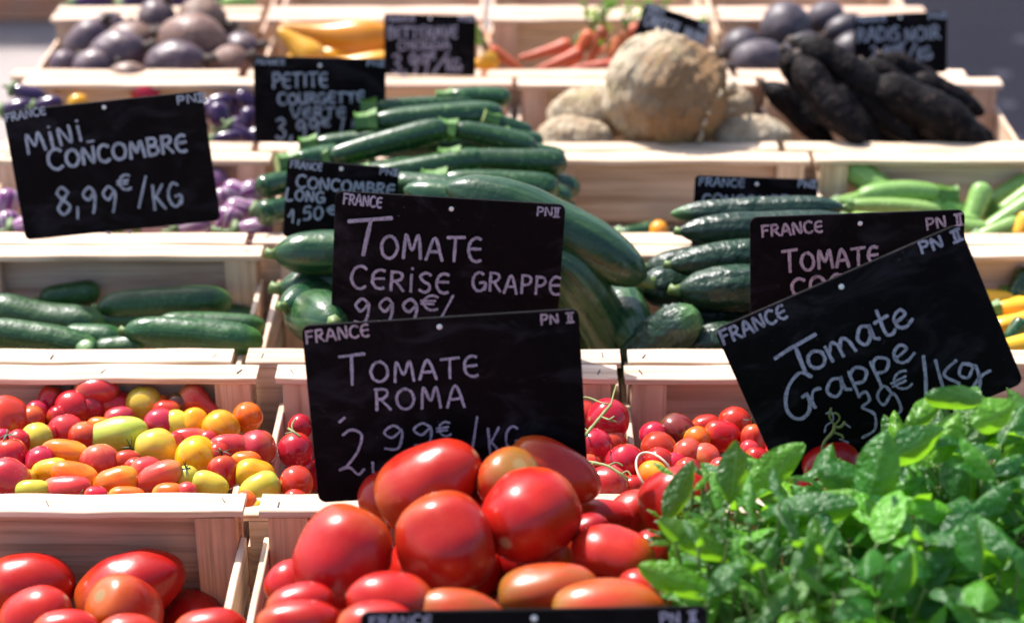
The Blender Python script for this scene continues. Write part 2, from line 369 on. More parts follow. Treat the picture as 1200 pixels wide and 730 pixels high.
def m_asphalt(name, a, b, spots):
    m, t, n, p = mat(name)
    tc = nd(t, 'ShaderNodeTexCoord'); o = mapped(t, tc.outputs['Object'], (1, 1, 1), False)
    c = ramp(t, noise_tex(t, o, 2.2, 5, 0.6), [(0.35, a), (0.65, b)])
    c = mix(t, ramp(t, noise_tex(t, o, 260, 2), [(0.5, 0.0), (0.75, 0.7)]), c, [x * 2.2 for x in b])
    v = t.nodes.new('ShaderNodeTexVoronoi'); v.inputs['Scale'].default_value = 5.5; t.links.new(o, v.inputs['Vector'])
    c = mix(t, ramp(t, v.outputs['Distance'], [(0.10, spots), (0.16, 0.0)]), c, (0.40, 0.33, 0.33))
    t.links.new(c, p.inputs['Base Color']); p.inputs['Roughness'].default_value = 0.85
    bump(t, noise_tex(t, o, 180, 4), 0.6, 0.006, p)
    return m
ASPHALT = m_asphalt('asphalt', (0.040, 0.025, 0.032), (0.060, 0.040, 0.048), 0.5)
SUNLIT_GROUND = m_asphalt('pale_sunlit_ground', (0.20, 0.17, 0.16), (0.27, 0.23, 0.215), 0.1)  # left ground painted paler for sun, right asphalt darker for shade

# ------------------------------------------------------------------ mesh helpers
class MB:
    def __init__(s): s.v, s.f, s.m = [], [], []
    def box(s, x0, x1, y0, y1, z0, z1, mi=0):
        b = len(s.v)
        s.v += [Vector(c) for c in ((x0, y0, z0), (x1, y0, z0), (x1, y1, z0), (x0, y1, z0), (x0, y0, z1), (x1, y0, z1), (x1, y1, z1), (x0, y1, z1))]
        for q in ((0, 3, 2, 1), (4, 5, 6, 7), (0, 1, 5, 4), (1, 2, 6, 5), (2, 3, 7, 6), (3, 0, 4, 7)):
            s.f.append(tuple(b + i for i in q)); s.m.append(mi)
    def plank(s, x0, x1, y0, y1, z0, z1, axis=0, n=14, wob=0.0006, seed=0, bev=0.0008):
        """a sawn board: chamfered section, slightly uneven along its length"""
        lo, hi = (x0, y0, z0), (x1, y1, z1)
        a = axis; b_, c_ = [(1, 2), (0, 2), (0, 1)][a]
        prof = []
        l2, h2, l3, h3 = lo[b_], hi[b_], lo[c_], hi[c_]
        prof = [(l2 + bev, l3), (h2 - bev, l3), (h2, l3 + bev), (h2, h3 - bev), (h2 - bev, h3), (l2 + bev, h3), (l2, h3 - bev), (l2, l3 + bev)]
        base = len(s.v)
        for i in range(n + 1):
            t = lo[a] + (hi[a] - lo[a]) * i / n
            for k, (p, q) in enumerate(prof):
                side = 1 if p > (l2 + h2) / 2 else -1
                d1 = noise.noise(Vector((t * 22, side * 3.1 + seed, seed * 1.7))) * wob * 1.6
                d2 = noise.noise(Vector((t * 14, seed * 2.3, 7.0))) * wob
                co = [0, 0, 0]; co[a] = t; co[b_] = p + d1; co[c_] = q + d2
                s.v.append(Vector(co))
        m = len(prof)
        flip = (a == 1)
        for i in range(n):
            for k in range(m):
                q = (base + i * m + k, base + i * m + (k + 1) % m, base + (i + 1) * m + (k + 1) % m, base + (i + 1) * m + k)
                s.f.append(q if flip else q[::-1]); s.m.append(0)
        c0 = tuple(base + k for k in range(m)); c1 = tuple(base + n * m + k for k in range(m))
        s.f.append(c0[::-1] if flip else c0); s.m.append(0); s.f.append(c1 if flip else c1[::-1]); s.m.append(0)
    def tube(s, pts, radii, n=7, cap=True, mi=0):
        pts = [Vector(p) for p in pts]
        if isinstance(radii, (int, float)): radii = [radii] * len(pts)
        base = len(s.v); up = Vector((0.13, 0.31, 0.94))
        for i, p in enumerate(pts):
            d = (pts[min(i + 1, len(pts) - 1)] - pts[max(i - 1, 0)]).normalized()
            a = d.cross(up)
            if a.length < 0.05: a = d.cross(Vector((1, 0, 0)))
            a.normalize(); b = d.cross(a)
            for k in range(n):
                f = 2 * math.pi * k / n
                s.v.append(p + (a * math.cos(f) + b * math.sin(f)) * radii[i])
        for i in range(len(pts) - 1):
            for k in range(n):
                s.f.append((base + i * n + k, base + i * n + (k + 1) % n, base + (i + 1) * n + (k + 1) % n, base + (i + 1) * n + k)); s.m.append(mi)
        if cap:
            s.f.append(tuple(base + k for k in range(n))[::-1]); s.m.append(mi)
            s.f.append(tuple(base + (len(pts) - 1) * n + k for k in range(n))); s.m.append(mi)
    def build(s, name, mats, parent=None, smooth=False, loc=None):
        return obj(name, s.v, s.f, mats, parent, smooth, loc, fmat=s.m)

def sweep(L, W, prof, nl=22, nr=22, bend=0.0, lobes=(0, 0.0), amp=0.0, nsc=25.0, squash=1.0, seed=0.0, dimple=0.0, wart=0.0):
    """solid of revolution along local X with bend, lobes and lumps. returns verts, faces, uvw"""
    V, F, U = [], [], []
    def ring_point(u, f, r):
        lob = 1 + lobes[1] * math.cos(lobes[0] * f + seed)
        slope = -4 * u * bend; k = 1 / math.sqrt(1 + slope * slope)
        n = Vector((-slope * k, 0, k))
        c = Vector((u * L / 2, 0, bend * L * (1 - u * u)))
        p = c + n * (r * lob * math.cos(f) * squash) + Vector((0, r * lob * math.sin(f), 0))
        return p
    def lump(p):
        d = 0
        if amp: d += amp * W * (noise.noise(p * nsc + Vector((seed * 3.7, seed, 1))) + 0.5 * noise.noise(p * nsc * 2.3 + Vector((seed, 5, seed))))
        if wart:
            q = noise.noise(p * 150 + Vector((seed, seed, 3)))
            d += wart * W * max(0, q - 0.25) * 2
        return d
    for i in range(1, nl):
        u = -math.cos(math.pi * i / nl)
        r = prof(u) * W / 2
        for k in range(nr):
            f = 2 * math.pi * k / nr
            p = ring_point(u, f, r)
            d = lump(p)
            if d: p = ring_point(u, f, r + d)
            if dimple:
                e = max(0.0, (-u - 0.80) / 0.20); p.x += dimple * L * e * e
            V.append(p); U.append(((u + 1) / 2, math.cos(f), math.sin(f)))
    V.append(Vector((-L / 2 + dimple * L, 0, 0))); U.append((0, 0, 0)); V.append(Vector((L / 2, 0, 0))); U.append((1, 0, 0))
    a, b = len(V) - 2, len(V) - 1
    for i in range(nl - 2):
        for k in range(nr):
            F.append((i * nr + k, i * nr + (k + 1) % nr, (i + 1) * nr + (k + 1) % nr, (i + 1) * nr + k))
    for k in range(nr):
        F.append((a, (k + 1) % nr, k)); q = (nl - 2) * nr; F.append((b, q + k, q + (k + 1) % nr))
    F = [f[::-1] for f in F]
    return V, F, U
def pw(x, p): return max(0.0, x) ** p
P_ROUND = lambda u: pw(1 - abs(u) ** 2.1, 0.5)
P_ROMA = lambda u: pw(1 - abs(u) ** 2.35, 0.52) * (1 - 0.09 * u)
P_PLUM = lambda u: pw(1 - abs(u) ** 2.6, 0.5) * (1 - 0.05 * u)
P_PEAR = lambda u: pw(1 - abs(u) ** 2.6, 0.5) * (0.78 - 0.28 * math.tanh(2.2 * u))
P_CUKE = lambda u: pw(1 - abs(u) ** 5.5, 0.55) * (0.97 + 0.05 * u)
P_LONG = lambda u: pw(1 - abs(u) ** 4.0, 0.7) * (0.98 - 0.03 * u)
P_COURG = lambda u: pw(1 - abs(u) ** 7, 0.5) * (0.86 + 0.14 * math.sin(0.9 * u + 0.4))
P_EGG = lambda u: pw(1 - abs(u) ** 2.6, 0.52) * (0.86 + 0.16 * u)
P_RAD = lambda u: pw(1 - abs(u) ** 3.2, 0.62) * (0.94 - 0.12 * u + .05 * math.sin(7 * u))
P_CARR = lambda u: pw(1 - abs(u) ** 9, 0.5) * (0.60 - 0.40 * u)
P_SQ = lambda u: pw(1 - abs(u) ** 3, 0.5) * (0.68 - 0.32 * math.tanh(1.8 * u))

def frame(a, b, roll, flat=False, phi=None):
    """world rotation whose local X runs at image angle a (deg), turned b deg away from the camera"""
    a, b = R_(a), R_(b)
    X = CR * (math.cos(a) * math.cos(b)) + CU * (math.sin(a) * math.cos(b)) + CF * math.sin(b)
    X.normalize()
    up = CU - X * CU.dot(X)
    if up.length < 0.2: up = -CF - X * (-CF).dot(X)
    Z = up.normalized(); Y = Z.cross(X)
    M = Matrix((X, Y, Z)).transposed()
    return M @ Matrix.Rotation(R_(roll), 3, 'X')

PLACED = {}
def put(name, verts, faces, uvw, m, p, M, r, bin_=None):
    o = obj(name, verts, faces, m, uvw=uvw)
    o.matrix_world = Matrix.Translation(p) @ M.to_4x4()
    if bin_: PLACED.setdefault(bin_, []).append((p.copy(), r))
    return o
LIM = {}
def where_at(px, py, h, Y, row=None, r=0.0):
    if Y is not None: return at_y(px, py, Y)
    p = at(px, py, h / 100.0)
    if row:
        lo, hi = LIM[row]
        if p.y > hi - .010 - r: p = at_y(px, py, hi - .010 - r)
        elif p.y < lo + .010 + r: p = at_y(px, py, lo + .010 + r)
    return p
ROWS = {'the mixed crate': 'B', 'the Grappe sign crate': 'B', 'the mini cucumber crate': 'C', 'the crate at the right edge': 'C', 'the right crate': 'D', 'the shaded crate': 'D',
        'the striped eggplant crate': 'D', 'the dark eggplant crate': 'E', 'the eggplant crate': 'E', 'the upper left crate': 'F', 'the upper crate': 'F', 'the upper right crate': 'F', 'the farthest left crate': 'G', 'the carrot crate': 'F', 'the celeriac crate': 'E', 'the radish crate': 'E'}

def calyx(parent, L, r, n=5, stalk=0.7, flat=0.25, m=None):
    mb = MB(); x0 = -L / 2 + 0.02 * L
    for k in range(n):
        f = 2 * math.pi * k / n + random.uniform(-.25, .25); l = r * random.uniform(0.75, 1.1)
        d = Vector((0, math.cos(f), math.sin(f))); s = Vector((0, -math.sin(f), math.cos(f)))
        b = len(mb.v); lift = random.uniform(-0.1, 0.45)
        for t, wd in ((0, 0.13), (0.35, 0.15), (0.75, 0.08), (1, 0.01)):
            c = Vector((x0 - 0.002 - r * (0.10 + lift * t * t) + 0.35 * r * t * t * (1 - lift), 0, 0)) + d * (l * t)
            mb.v += [c - s * wd * r, c + s * wd * r, c + Vector((-0.0006, 0, 0))]
        for q in range(3):
            i = b + q * 3
            mb.f += [(i, i + 2, i + 5, i + 3), (i + 2, i + 1, i + 4, i + 5), (i, i + 3, i + 4, i + 1)]; mb.m += [0, 0, 0]
    mb.tube([(x0, 0, 0), (x0 - r * stalk * .5, 0.1 * r, 0.02 * r), (x0 - r * stalk, 0.25 * r, 0.15 * r)], [r * .09, r * .07, r * .09], 6)
    return mb.build('calyx', m or CALYX, parent, True)

# ------------------------------------------------------------------ ground
def sheet(name, x0, x1, y0, y1, z, m, n=1):
    return tag(obj(name, [(x0, y0, z), (x1, y0, z), (x1, y1, z), (x0, y1, z)], [(0, 1, 2, 3)], m, smooth=False), kind='structure')
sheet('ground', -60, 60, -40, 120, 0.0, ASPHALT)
sheet('sunlit_ground', -30, 0.55, -20, 60, 0.004, SUNLIT_GROUND)

# unseen awning, added only to cast shade on the road behind the radishes
t = empty('added_shade_awning', (0.5, 6.35, 0)); tag(t, 'unseen awning added to shade the road', 'awning')
SHADE_AWN = flat_mat('shade_awning_canvas', (0.35, 0.28, 0.24), 0.8)
m_ = MB()
for i in range(9):
    y0_ = -1.2 + i * .27; z0_ = 2.55 + .25 * math.sin(math.pi * i / 9); z1_ = 2.55 + .25 * math.sin(math.pi * (i + 1) / 9); b_ = len(m_.v)
    for x_ in (-1.9, 1.9):
        for (yy, zz) in ((y0_, z0_), (y0_ + .27, z1_)):
            m_.v += [Vector((x_, yy, zz)), Vector((x_, yy, zz + .004))]
    m_.f += [(b_, b_ + 2, b_ + 6, b_ + 4), (b_ + 1, b_ + 5, b_ + 7, b_ + 3), (b_, b_ + 1, b_ + 3, b_ + 2), (b_ + 4, b_ + 6, b_ + 7, b_ + 5)]; m_.m += [0] * 4
m_.build('shade_canopy', SHADE_AWN, t)
for x_ in (-1.85, 1.85):
    for y_ in (-1.15, 1.15):
        m_ = MB(); m_.tube([(x_, y_, .006), (x_, y_, 2.56)], .02, 10); m_.build('shade_post', STEEL, t)

# ------------------------------------------------------------------ market table
t = empty('market_table', (0.09, 2.0, 0)); tag(t, 'long wooden market table carrying the rows of produce crates', 'table')
mb = MB()
for i in range(5):
    y0 = -0.97 + i * 0.39
    mb.plank(-0.69, 0.52, y0, y0 + 0.384, TABLE - 0.024, TABLE, 0, 16, 0.0006, i)
mb.build('tabletop', DARKWOOD, t)
for sx in (-0.64, 0.46):
    for sy in (-0.90, 0.90):
        b = MB(); b.plank(sx - 0.03, sx + 0.03, sy - 0.03, sy + 0.03, 0.006, TABLE - 0.09, 2, 6); b.build('leg', DARKWOOD, t)
b = MB(); b.plank(-0.67, 0.49, -0.94, -0.915, TABLE - 0.088, TABLE - 0.026, 0, 10); b.build('apron', DARKWOOD, t)
b = MB(); b.plank(-0.67, 0.49, 0.915, 0.94, TABLE - 0.088, TABLE - 0.026, 0, 10); b.build('apron', DARKWOOD, t)

# ------------------------------------------------------------------ crates
def rim_y(py): return at(600, py).y
def rim_x(px, Y):
    d = depth(Vector((0, Y, RIM))); return (px - CX) / FPX * d
_cs = [0]
def crate(x0, x1, y0, y1, label, floor=0.008, z=None, hgt=0.13, staples=True, wx=None, wz=None):
    """slatted fruit crate: two tall ends with a flat rail, lower sides, four posts, slatted floor"""
    _cs[0] += 1; sd = _cs[0] * 3.17
    w, d = x1 - x0, y1 - y0
    top = (RIM if z is None else z + hgt)
    c = empty('wooden_crate', ((x0 + x1) / 2, (y0 + y1) / 2, top - hgt)); tag(c, label, 'crate', 'slatted wooden produce crates')
    hw, hd = w / 2, d / 2; H = hgt
    for sgn in (-1, 1):
        ya, yb = (hd - 0.0075, hd - 0.0005) if sgn > 0 else (-hd + 0.0005, -hd + 0.0075)
        m = MB(); m.plank(-hw + .004, hw - .004, ya, yb, H * .36, H - 0.0062, 0, 10, .0004, sd)
        m.plank(-hw + .004, hw - .004, ya, yb, H * .06, H * .32, 0, 10, .0004, sd + 2)
        e = m.build('end_panel', wx or WOODX, c)
        ya, yb = (hd - 0.027, hd) if sgn > 0 else (-hd, -hd + 0.027)
        m = MB(); m.plank(-hw, hw, ya, yb, H - 0.006, H, 0, 30, .0013, sd + 5 + sgn)
        r = m.build('rail', WOODX, e)
        if staples:
            for sx in (-hw + .014, random.uniform(-.02, .02), hw - .016):
                a = random.uniform(-.5, .5); yc = (ya + yb) / 2 + random.uniform(-.004, .004)
                m = MB(); m.tube([(sx - math.sin(a) * .004, yc - math.cos(a) * .004, H + .0006), (sx + math.sin(a) * .004, yc + math.cos(a) * .004, H + .0006)], 0.0006, 5)
                m.build('staple', STEEL, r)
        for sx in (-1, 1):
            m = MB(); xa, xb = sorted((sx * (hw - .006), sx * (hw - .037))); ya, yb = sorted((sgn * (hd - .008), sgn * (hd - .0255)))
            m.plank(xa, xb, ya, yb, 0.006, H - .0065, 2, 6, .0004, sd + sx)
            m.build('corner_post', wz or WOODZ, c)
    for sx in (-1, 1):
        for (za, zb) in ((.10, .40), (.46, .74)):
            m = MB(); xa, xb = sorted((sx * (hw - .0005), sx * (hw - .0055)))
            m.plank(xa, xb, -hd + .009, hd - .009, H * za, H * zb, 1, 8, .0005, sd + za * 9)
            m.build('side_slat', WOODY, c)
    m = MB()
    for i in range(5):
        xa = -hw + .008 + i * (w - .016) / 5
        m.plank(xa, xa + (w - .016) / 5 - .006, -hd + .009, hd - .009, 0.0012, 0.0055, 1, 6, .0003, sd + i)
    m.build('floor', WOODY, c)
    return c
AUP = 0.022                                 # the front row stands on a plank, a little higher
yA1 = at(600, 578, AUP).y; yA0 = yA1 - .26
yB0, yB1 = yA1 + .004, rim_y(427)
yC0, yC1 = yB1 + .004, rim_y(287)
yD0, yD1 = yC1 + .004, rim_y(178)
yE0, yE1 = yD1 + .004, rim_y(91)
yF0, yF1 = yE1 + .004, rim_y(16)
yG0, yG1 = yF1 + .006, yF1 + .285
X = lambda px, Y: rim_x(px, Y)
LIM.update(A=(yA0, yA1), B=(yB0, yB1), C=(yC0, yC1), D=(yD0, yD1), E=(yE0, yE1), F=(yF0, yF1), G=(yG0, yG1))
XA = lambda px: at(px, 590, AUP).x
def row(y0, y1, cells, up=0.0):
    for (xa, xb, lab) in cells: crate(xa, xb, y0, y1, lab, z=RIM - .13 + up, staples=y0 < 1.9, wx=BOUNCE_PINEX if up else None, wz=BOUNCE_PINEZ if up else None)
row(yA0, yA1, [(XA(286) - .30, XA(286), 'pale wooden crate half filled with plum tomatoes in front of the mixed tomatoes'),
               (XA(305), XA(305) + .31, 'front wooden crate heaped with big plum tomatoes under the TOMATE ROMA sign'),
               (XA(305) + .316, XA(305) + .66, 'wooden crate buried under the green basil and herbs at front right')], AUP)
row(yB0, yB1, [(X(304, yB1) - .30, X(304, yB1), 'wooden crate full of mixed red, orange and yellow cherry tomatoes'),
               (X(326, yB1), X(722, yB1), 'wooden crate with vine cherry tomatoes behind the TOMATE ROMA sign'),
               (X(731, yB1), X(731, yB1) + .30, 'wooden crate of round red tomatoes left of the tilted Tomate Grappe sign')])
row(yC0, yC1, [(X(309, yC1) - .30, X(309, yC1), 'pale wooden crate of small cucumbers below the MINI CONCOMBRE sign'),
               (X(324, yC1), X(324, yC1) + .335, 'wooden crate heaped with long glossy cucumbers in the middle of the stall'),
               (X(324, yC1) + .342, X(324, yC1) + .342 + .30, 'wooden crate of dark ridged cucumbers behind the TOMATE signs at right'),
               (X(1082, yC1), X(1082, yC1) + .30, 'wooden crate of yellow courgettes at the right edge')])
row(yD0, yD1, [(X(319, yD1) - .31, X(319, yD1), 'wooden crate of striped pale purple eggplants behind the MINI CONCOMBRE sign'),
               (X(327, yD1), X(327, yD1) + .29, 'wooden crate hidden under the heap of dark green courgettes'),
               (X(327, yD1) + .296, X(946, yD1), 'wooden crate with a deep shaded inside wall in front of the celeriac'),
               (X(952, yD1), X(952, yD1) + .31, 'wooden crate of pale green courgettes in front of the black radishes')])
row(yE0, yE1, [(X(322, yE1) - .31, X(322, yE1), 'wooden crate of dark purple eggplants in front of the beetroot'),
               (X(330, yE1), X(600, yE1), 'wooden crate behind the PETITE COURGETTE VERTE sign'),
               (X(606, yE1), X(884, yE1), 'wooden crate holding the knobbly celeriac roots'),
               (X(892, yE1), X(1170, yE1), 'wooden crate holding long black radishes')])
row(yF0, yF1, [(X(64, yF1), X(306, yF1), 'sunlit wooden crate heaped with dull beetroot at the upper left'),
               (X(316, yF1), X(566, yF1), 'wooden crate of yellow squash behind the small beetroot sign'),
               (X(574, yF1), X(834, yF1), 'wooden crate of carrots with their green tops'),
               (X(842, yF1), X(1086, yF1), 'wooden crate of round dark radishes behind the long black ones')])
row(yG0, yG1, [(X(64, yF1), X(306, yF1), 'farthest wooden crate behind the beetroot, cut by the top edge'),
               (X(316, yF1), X(566, yF1), 'farthest wooden crate behind the yellow squash, cut by the top edge'),
               (X(574, yF1), X(834, yF1), 'farthest wooden crate behind the carrots, cut by the top edge'),
               (X(842, yF1), X(1086, yF1), 'farthest wooden crate behind the round dark radishes, cut by the top edge')])
# crates left on the ground far behind
for k, (xx, zz) in enumerate(((-1.62, 0.006), (-1.60, 0.140), (-1.63, 0.274))):
    c = crate(xx, xx + .46, 5.15, 5.5, ['lowest', 'middle', 'topmost'][k] + ' blurred brown crate of the stack on the ground far behind', z=zz, staples=False)
    for ch in c.children_recursive:
        if ch.type == 'MESH':
            for i in range(len(ch.data.materials)): ch.data.materials[i] = DARKWOOD

# ------------------------------------------------------------------ plum tomatoes in front
def roma(px, py, L, W, a, b, h=0, Y=None, m=ROMA, base='red plum tomato', where='the front heap', grp='plum tomatoes heaped in the front crate', bin_='A', roll=None, pr=P_ROMA, cal=False):
    p = where_at(px, py, h + 2.2, Y - .035 if Y else None); s = depth(p) / FPX
    V, F, U = sweep(L * s, W * s, pr, 30, 30, random.uniform(-.03, .03), (random.choice((2, 3, 4)), random.uniform(.012, .045)), 0.045, 22, random.uniform(.94, 1.04), random.uniform(0, 9), 0.035)
    o = put('plum_tomato', V, F, U, m, p, frame(a, b, random.uniform(0, 360) if roll is None else roll), W * s / 2, bin_)
    if cal: calyx(o, L * s * .94, W * s * .3)
    return reg(o, base, where, px, py, 'tomato', grp)
for args in [
    (500, 566, 140, 100, 32, -12, 0, 1.262), (648, 552, 122, 70, -24, 10, 0, 1.285), (402, 654, 128, 110, 242, -20, 0, 1.185),
    (523, 638, 128, 116, -58, -26, 0, 1.185), (624, 604, 124, 110, 222, -48, 0, 1.215), (720, 652, 104, 74, 158, 8, 0, 1.20),
    (716, 607, 96, 40, -6, 6, 0, 1.29), (340, 684, 60, 60, 70, 10, 0, 1.22), (352, 712, 84, 60, 20, 0, 0, 1.13), (348, 731, 104, 60, 8, 0, 0, 1.10),
    (458, 708, 108, 78, 166, -10, 0, 1.12), (765, 650, 60, 52, 100, 10, 0, 1.22), (758, 692, 70, 48, 150, 0, 0, 1.14), (690, 622, 50, 44, 30, 0, 0, 1.24),
    (572, 596, 56, 50, 30, 0, 0, 1.27), (452, 580, 60, 64, 80, 10, 0, 1.29), (560, 668, 70, 60, 60, 0, -3.0), (440, 736, 96, 66, 10, 0, 0, 1.08), (740, 606, 70, 60, 60, 0, 0, 1.30)]:
    roma(*args)
for args in [(594, 563, 82, 74, 235, 48, 0, 1.255), (641, 692, 124, 76, 8, 0, 0, 1.15), (712, 716, 142, 76, 4, 0, 0, 1.11), (536, 724, 116, 74, -2, 0, 0, 1.115)]:
    roma(*args, m=ROMAO, base='orange half ripe plum tomato')
roma(795, 590, 92, 90, 40, -40, 0, 1.27, base='large round plum tomato', where='the front heap beside the herbs')
for args in [(36, 690, 108, 84, 8, 0, -5.5), (152, 692, 138, 84, 24, 8, -5.5), (148, 714, 102, 82, -42, 46, -3.2), (42, 724, 92, 76, 35, -10, -3.0),
             (76, 742, 84, 60, 10, 0, -2.0), (152, 750, 84, 62, 5, 0, -2.0), (246, 742, 92, 66, 10, 0, -2.0)]:
    roma(*args, where='the left front crate', grp='plum tomatoes in the left front crate', bin_='AL')

# ------------------------------------------------------------------ cherry tomatoes
SH = {'r': ('round', P_ROUND), 'o': ('oval', P_PLUM), 'p': ('pear shaped', P_PEAR)}
def cherry(px, py, Wd, Ht, col, a=None, sh=None, h=None, Y=None, where='the mixed crate', grp='mixed cherry tomatoes', bin_='B', cal=False, b=None, kids=None, name='cherry_tomato'):
    if sh is None: sh = 'r' if max(Wd, Ht) < 1.22 * min(Wd, Ht) else 'o'
    if a is None: a = random.uniform(-12, 12) if Wd >= Ht else 90 + random.uniform(-12, 12)
    if sh == 'r' and b is None: b = random.uniform(-50, 40); a = random.uniform(0, 360)
    elif b is None: b = random.uniform(-12, 12)
    if random.random() < .5 and sh != 'p': a += 180
    L, W = max(Wd, Ht) * 1.12, min(Wd, Ht) * 1.15
    if sh == 'r': L, W = L * .97, (L + W) / 2
    if h is None and Y is None:
        f = (578 - py) / 130.0; h = -0.7 - 2.6 * f + random.uniform(-.3, .3)
    p = where_at(px, py, h or 0, Y, ROWS.get(where), W / 2 * .00075); s = depth(p) / FPX
    V, F, U = sweep(L * s, W * s, SH[sh][1], 22, 22, random.uniform(-.05, .05) if sh != 'r' else 0, (random.choice((3, 4, 5)), random.uniform(.004, .03)), 0.035, 55, 1.0, random.uniform(0, 9), 0.02)
    o = put(name, V, F, U, CH[col], p, frame(a, b, random.uniform(0, 360)), W * s / 2, bin_)
    if cal or (random.random() < .2 and sh != 'p' and col in ('red', 'pink', 'orange', 'salmon', 'yellow')): calyx(o, L * s, W * s * .36)
    cn = {'pink': 'pink red', 'salmon': 'salmon red', 'lime': 'lime yellow', 'green': 'bright green', 'olive': 'greenish yellow', 'dark': 'dark brown', 'yellow': 'golden yellow'}.get(col, col)
    if kids is not None: return o
    return reg(o, f'{cn} {SH[sh][0]} cherry tomato', where, px, py, 'tomato', grp)
MIX = [(9, 493, 46, 54, 'red', 95, 'o'), (58, 476, 46, 27, 'red', 80, 'o', 1), (113, 457, 48, 30, 'pink', 3, 'o'), (86, 480, 44, 34, 'red', 170, 'r', 1), (137, 476, 50, 31, 'red', -8, 'o'),
       (106, 477, 32, 28, 'pink'), (169, 474, 37, 40, 'olive', 95, 'r', 1), (140, 491, 32, 25, 'pink', 15), (44, 515, 36, 34, 'lime', 80, 'r'), (77, 505, 40, 33, 'pink', -10, 'r'),
       (99, 513, 36, 33, 'red', 60), (137, 510, 68, 37, 'green', 13, 'o'), (75, 532, 53, 27, 'orange', -8, 'o'), (117, 542, 42, 42, 'pink'), (14, 537, 44, 36, 'red', 100, 'o'),
       (48, 542, 37, 31, 'red', 10), (9, 562, 48, 44, 'pink', -30, 'o'), (59, 552, 42, 28, 'yellow', 8, 'o'), (88, 558, 52, 30, 'orange', -18, 'o'), (38, 573, 38, 22, 'lime', 3, 'o'),
       (77, 571, 56, 29, 'salmon', 5, 'o'), (136, 564, 50, 30, 'orange', 14, 'o'), (149, 541, 30, 24, 'red'), (172, 553, 36, 30, 'pink', 4, 'o'), (33, 560, 18, 18, 'yellow'),
       (37, 491, 30, 28, 'red'), (42, 483, 26, 22, 'pink'), (22, 518, 28, 26, 'red'), (2, 514, 20, 24, 'red'), (115, 499, 26, 20, 'orange'), (113, 580, 26, 20, 'red'), (148, 580, 40, 20, 'orange', 0, 'o'),
       (188, 497, 37, 32, 'pink', 130, 'r'), (208, 498, 34, 26, 'lime', -60, 'o'), (228, 495, 28, 32, 'yellow', 95, 'o'), (234, 475, 54, 36, 'pink', -34, 'p'), (259, 502, 43, 35, 'yellow', 30, 'r'),
       (290, 489, 31, 33, 'orange', 85, 'r'), (208, 474, 26, 26, 'dark'), (195, 482, 30, 24, 'red'), (188, 474, 22, 22, 'orange'), (183, 526, 48, 40, 'olive', 10, 'r', 1), (230, 536, 46, 43, 'yellow', 150, 'r', 1),
       (271, 525, 48, 26, 'pink', -4, 'o'), (302, 525, 40, 38, 'pink', -40, 'r'), (222, 514, 42, 22, 'salmon', 0, 'o'), (256, 532, 26, 26, 'red'), (262, 554, 38, 32, 'red', 95, 'o'),
       (288, 543, 34, 24, 'orange', 0, 'o'), (299, 556, 45, 33, 'yellow', -12, 'o'), (305, 573, 46, 34, 'lime', 26, 'o'), (187, 561, 55, 28, 'salmon', 22, 'o', 1), (246, 569, 40, 25, 'lime', -16, 'o'),
       (219, 560, 28, 26, 'lime'), (197, 578, 36, 22, 'orange', 5, 'o'), (219, 577, 24, 20, 'salmon'), (289, 590, 24, 28, 'orange', 90, 'o'), (301, 597, 20, 20, 'yellow'),
       (57, 511, 24, 24, 'red'), (158, 549, 24, 24, 'red'), (205, 520, 26, 26, 'red'), (68, 489, 24, 24, 'red'), (243, 517, 24, 24, 'pink')]
for it in MIX:
    px, py, a_, b_, c_ = it[:5]; an = it[5] if len(it) > 5 else None; sh = it[6] if len(it) > 6 else None
    cherry(px, py, a_, b_, c_, an, sh, cal=len(it) > 7)
RND = [(793, 506, 41, 37, 'dark', 10, 'r'), (765, 510, 30, 28, 'red'), (772, 526, 40, 33, 'red'), (771, 543, 36, 30, 'red'), (806, 532, 34, 32, 'salmon'), (817, 515, 30, 26, 'orange'),
       (846, 511, 41, 33, 'red'), (861, 496, 37, 34, 'red'), (826, 537, 33, 30, 'salmon'), (765, 558, 34, 32, 'orange'), (828, 500, 32, 24, 'red'), (882, 516, 26, 36, 'red', 90, 'o'),
       (886, 538, 28, 24, 'red'), (878, 527, 22, 20, 'salmon'), (805, 552, 30, 28, 'red'), (845, 552, 30, 28, 'salmon'), (790, 545, 28, 26, 'red')]
for it in RND:
    px, py, a_, b_, c_ = it[:5]; an = it[5] if len(it) > 5 else None; sh = it[6] if len(it) > 6 else None
    cherry(px, py, a_, b_, c_, an, sh, where='the Grappe sign crate', grp='small round tomatoes left of the tilted sign', bin_='BR')
p = at(766, 553, 0.001); s = depth(p) / FPX; pts = []
for k in range(29):
    f = 2 * math.pi * k / 28
    q = CR * (math.cos(f) * 27 * s) + CU * (math.sin(f) * 17.5 * s)
    q = Matrix.Rotation(R_(52), 3, CF) @ q * 1.0
    pts.append(q - CF * (19 * s) + CF * (10 * s * math.cos(2 * f)))
mb = MB(); mb.tube(pts, 1.6 * s, 6, False); o = mb.build('rubber_band', RUBBER, None, True, p)
tag(o, 'pale rubber band looped over the small round tomatoes', 'rubber band')

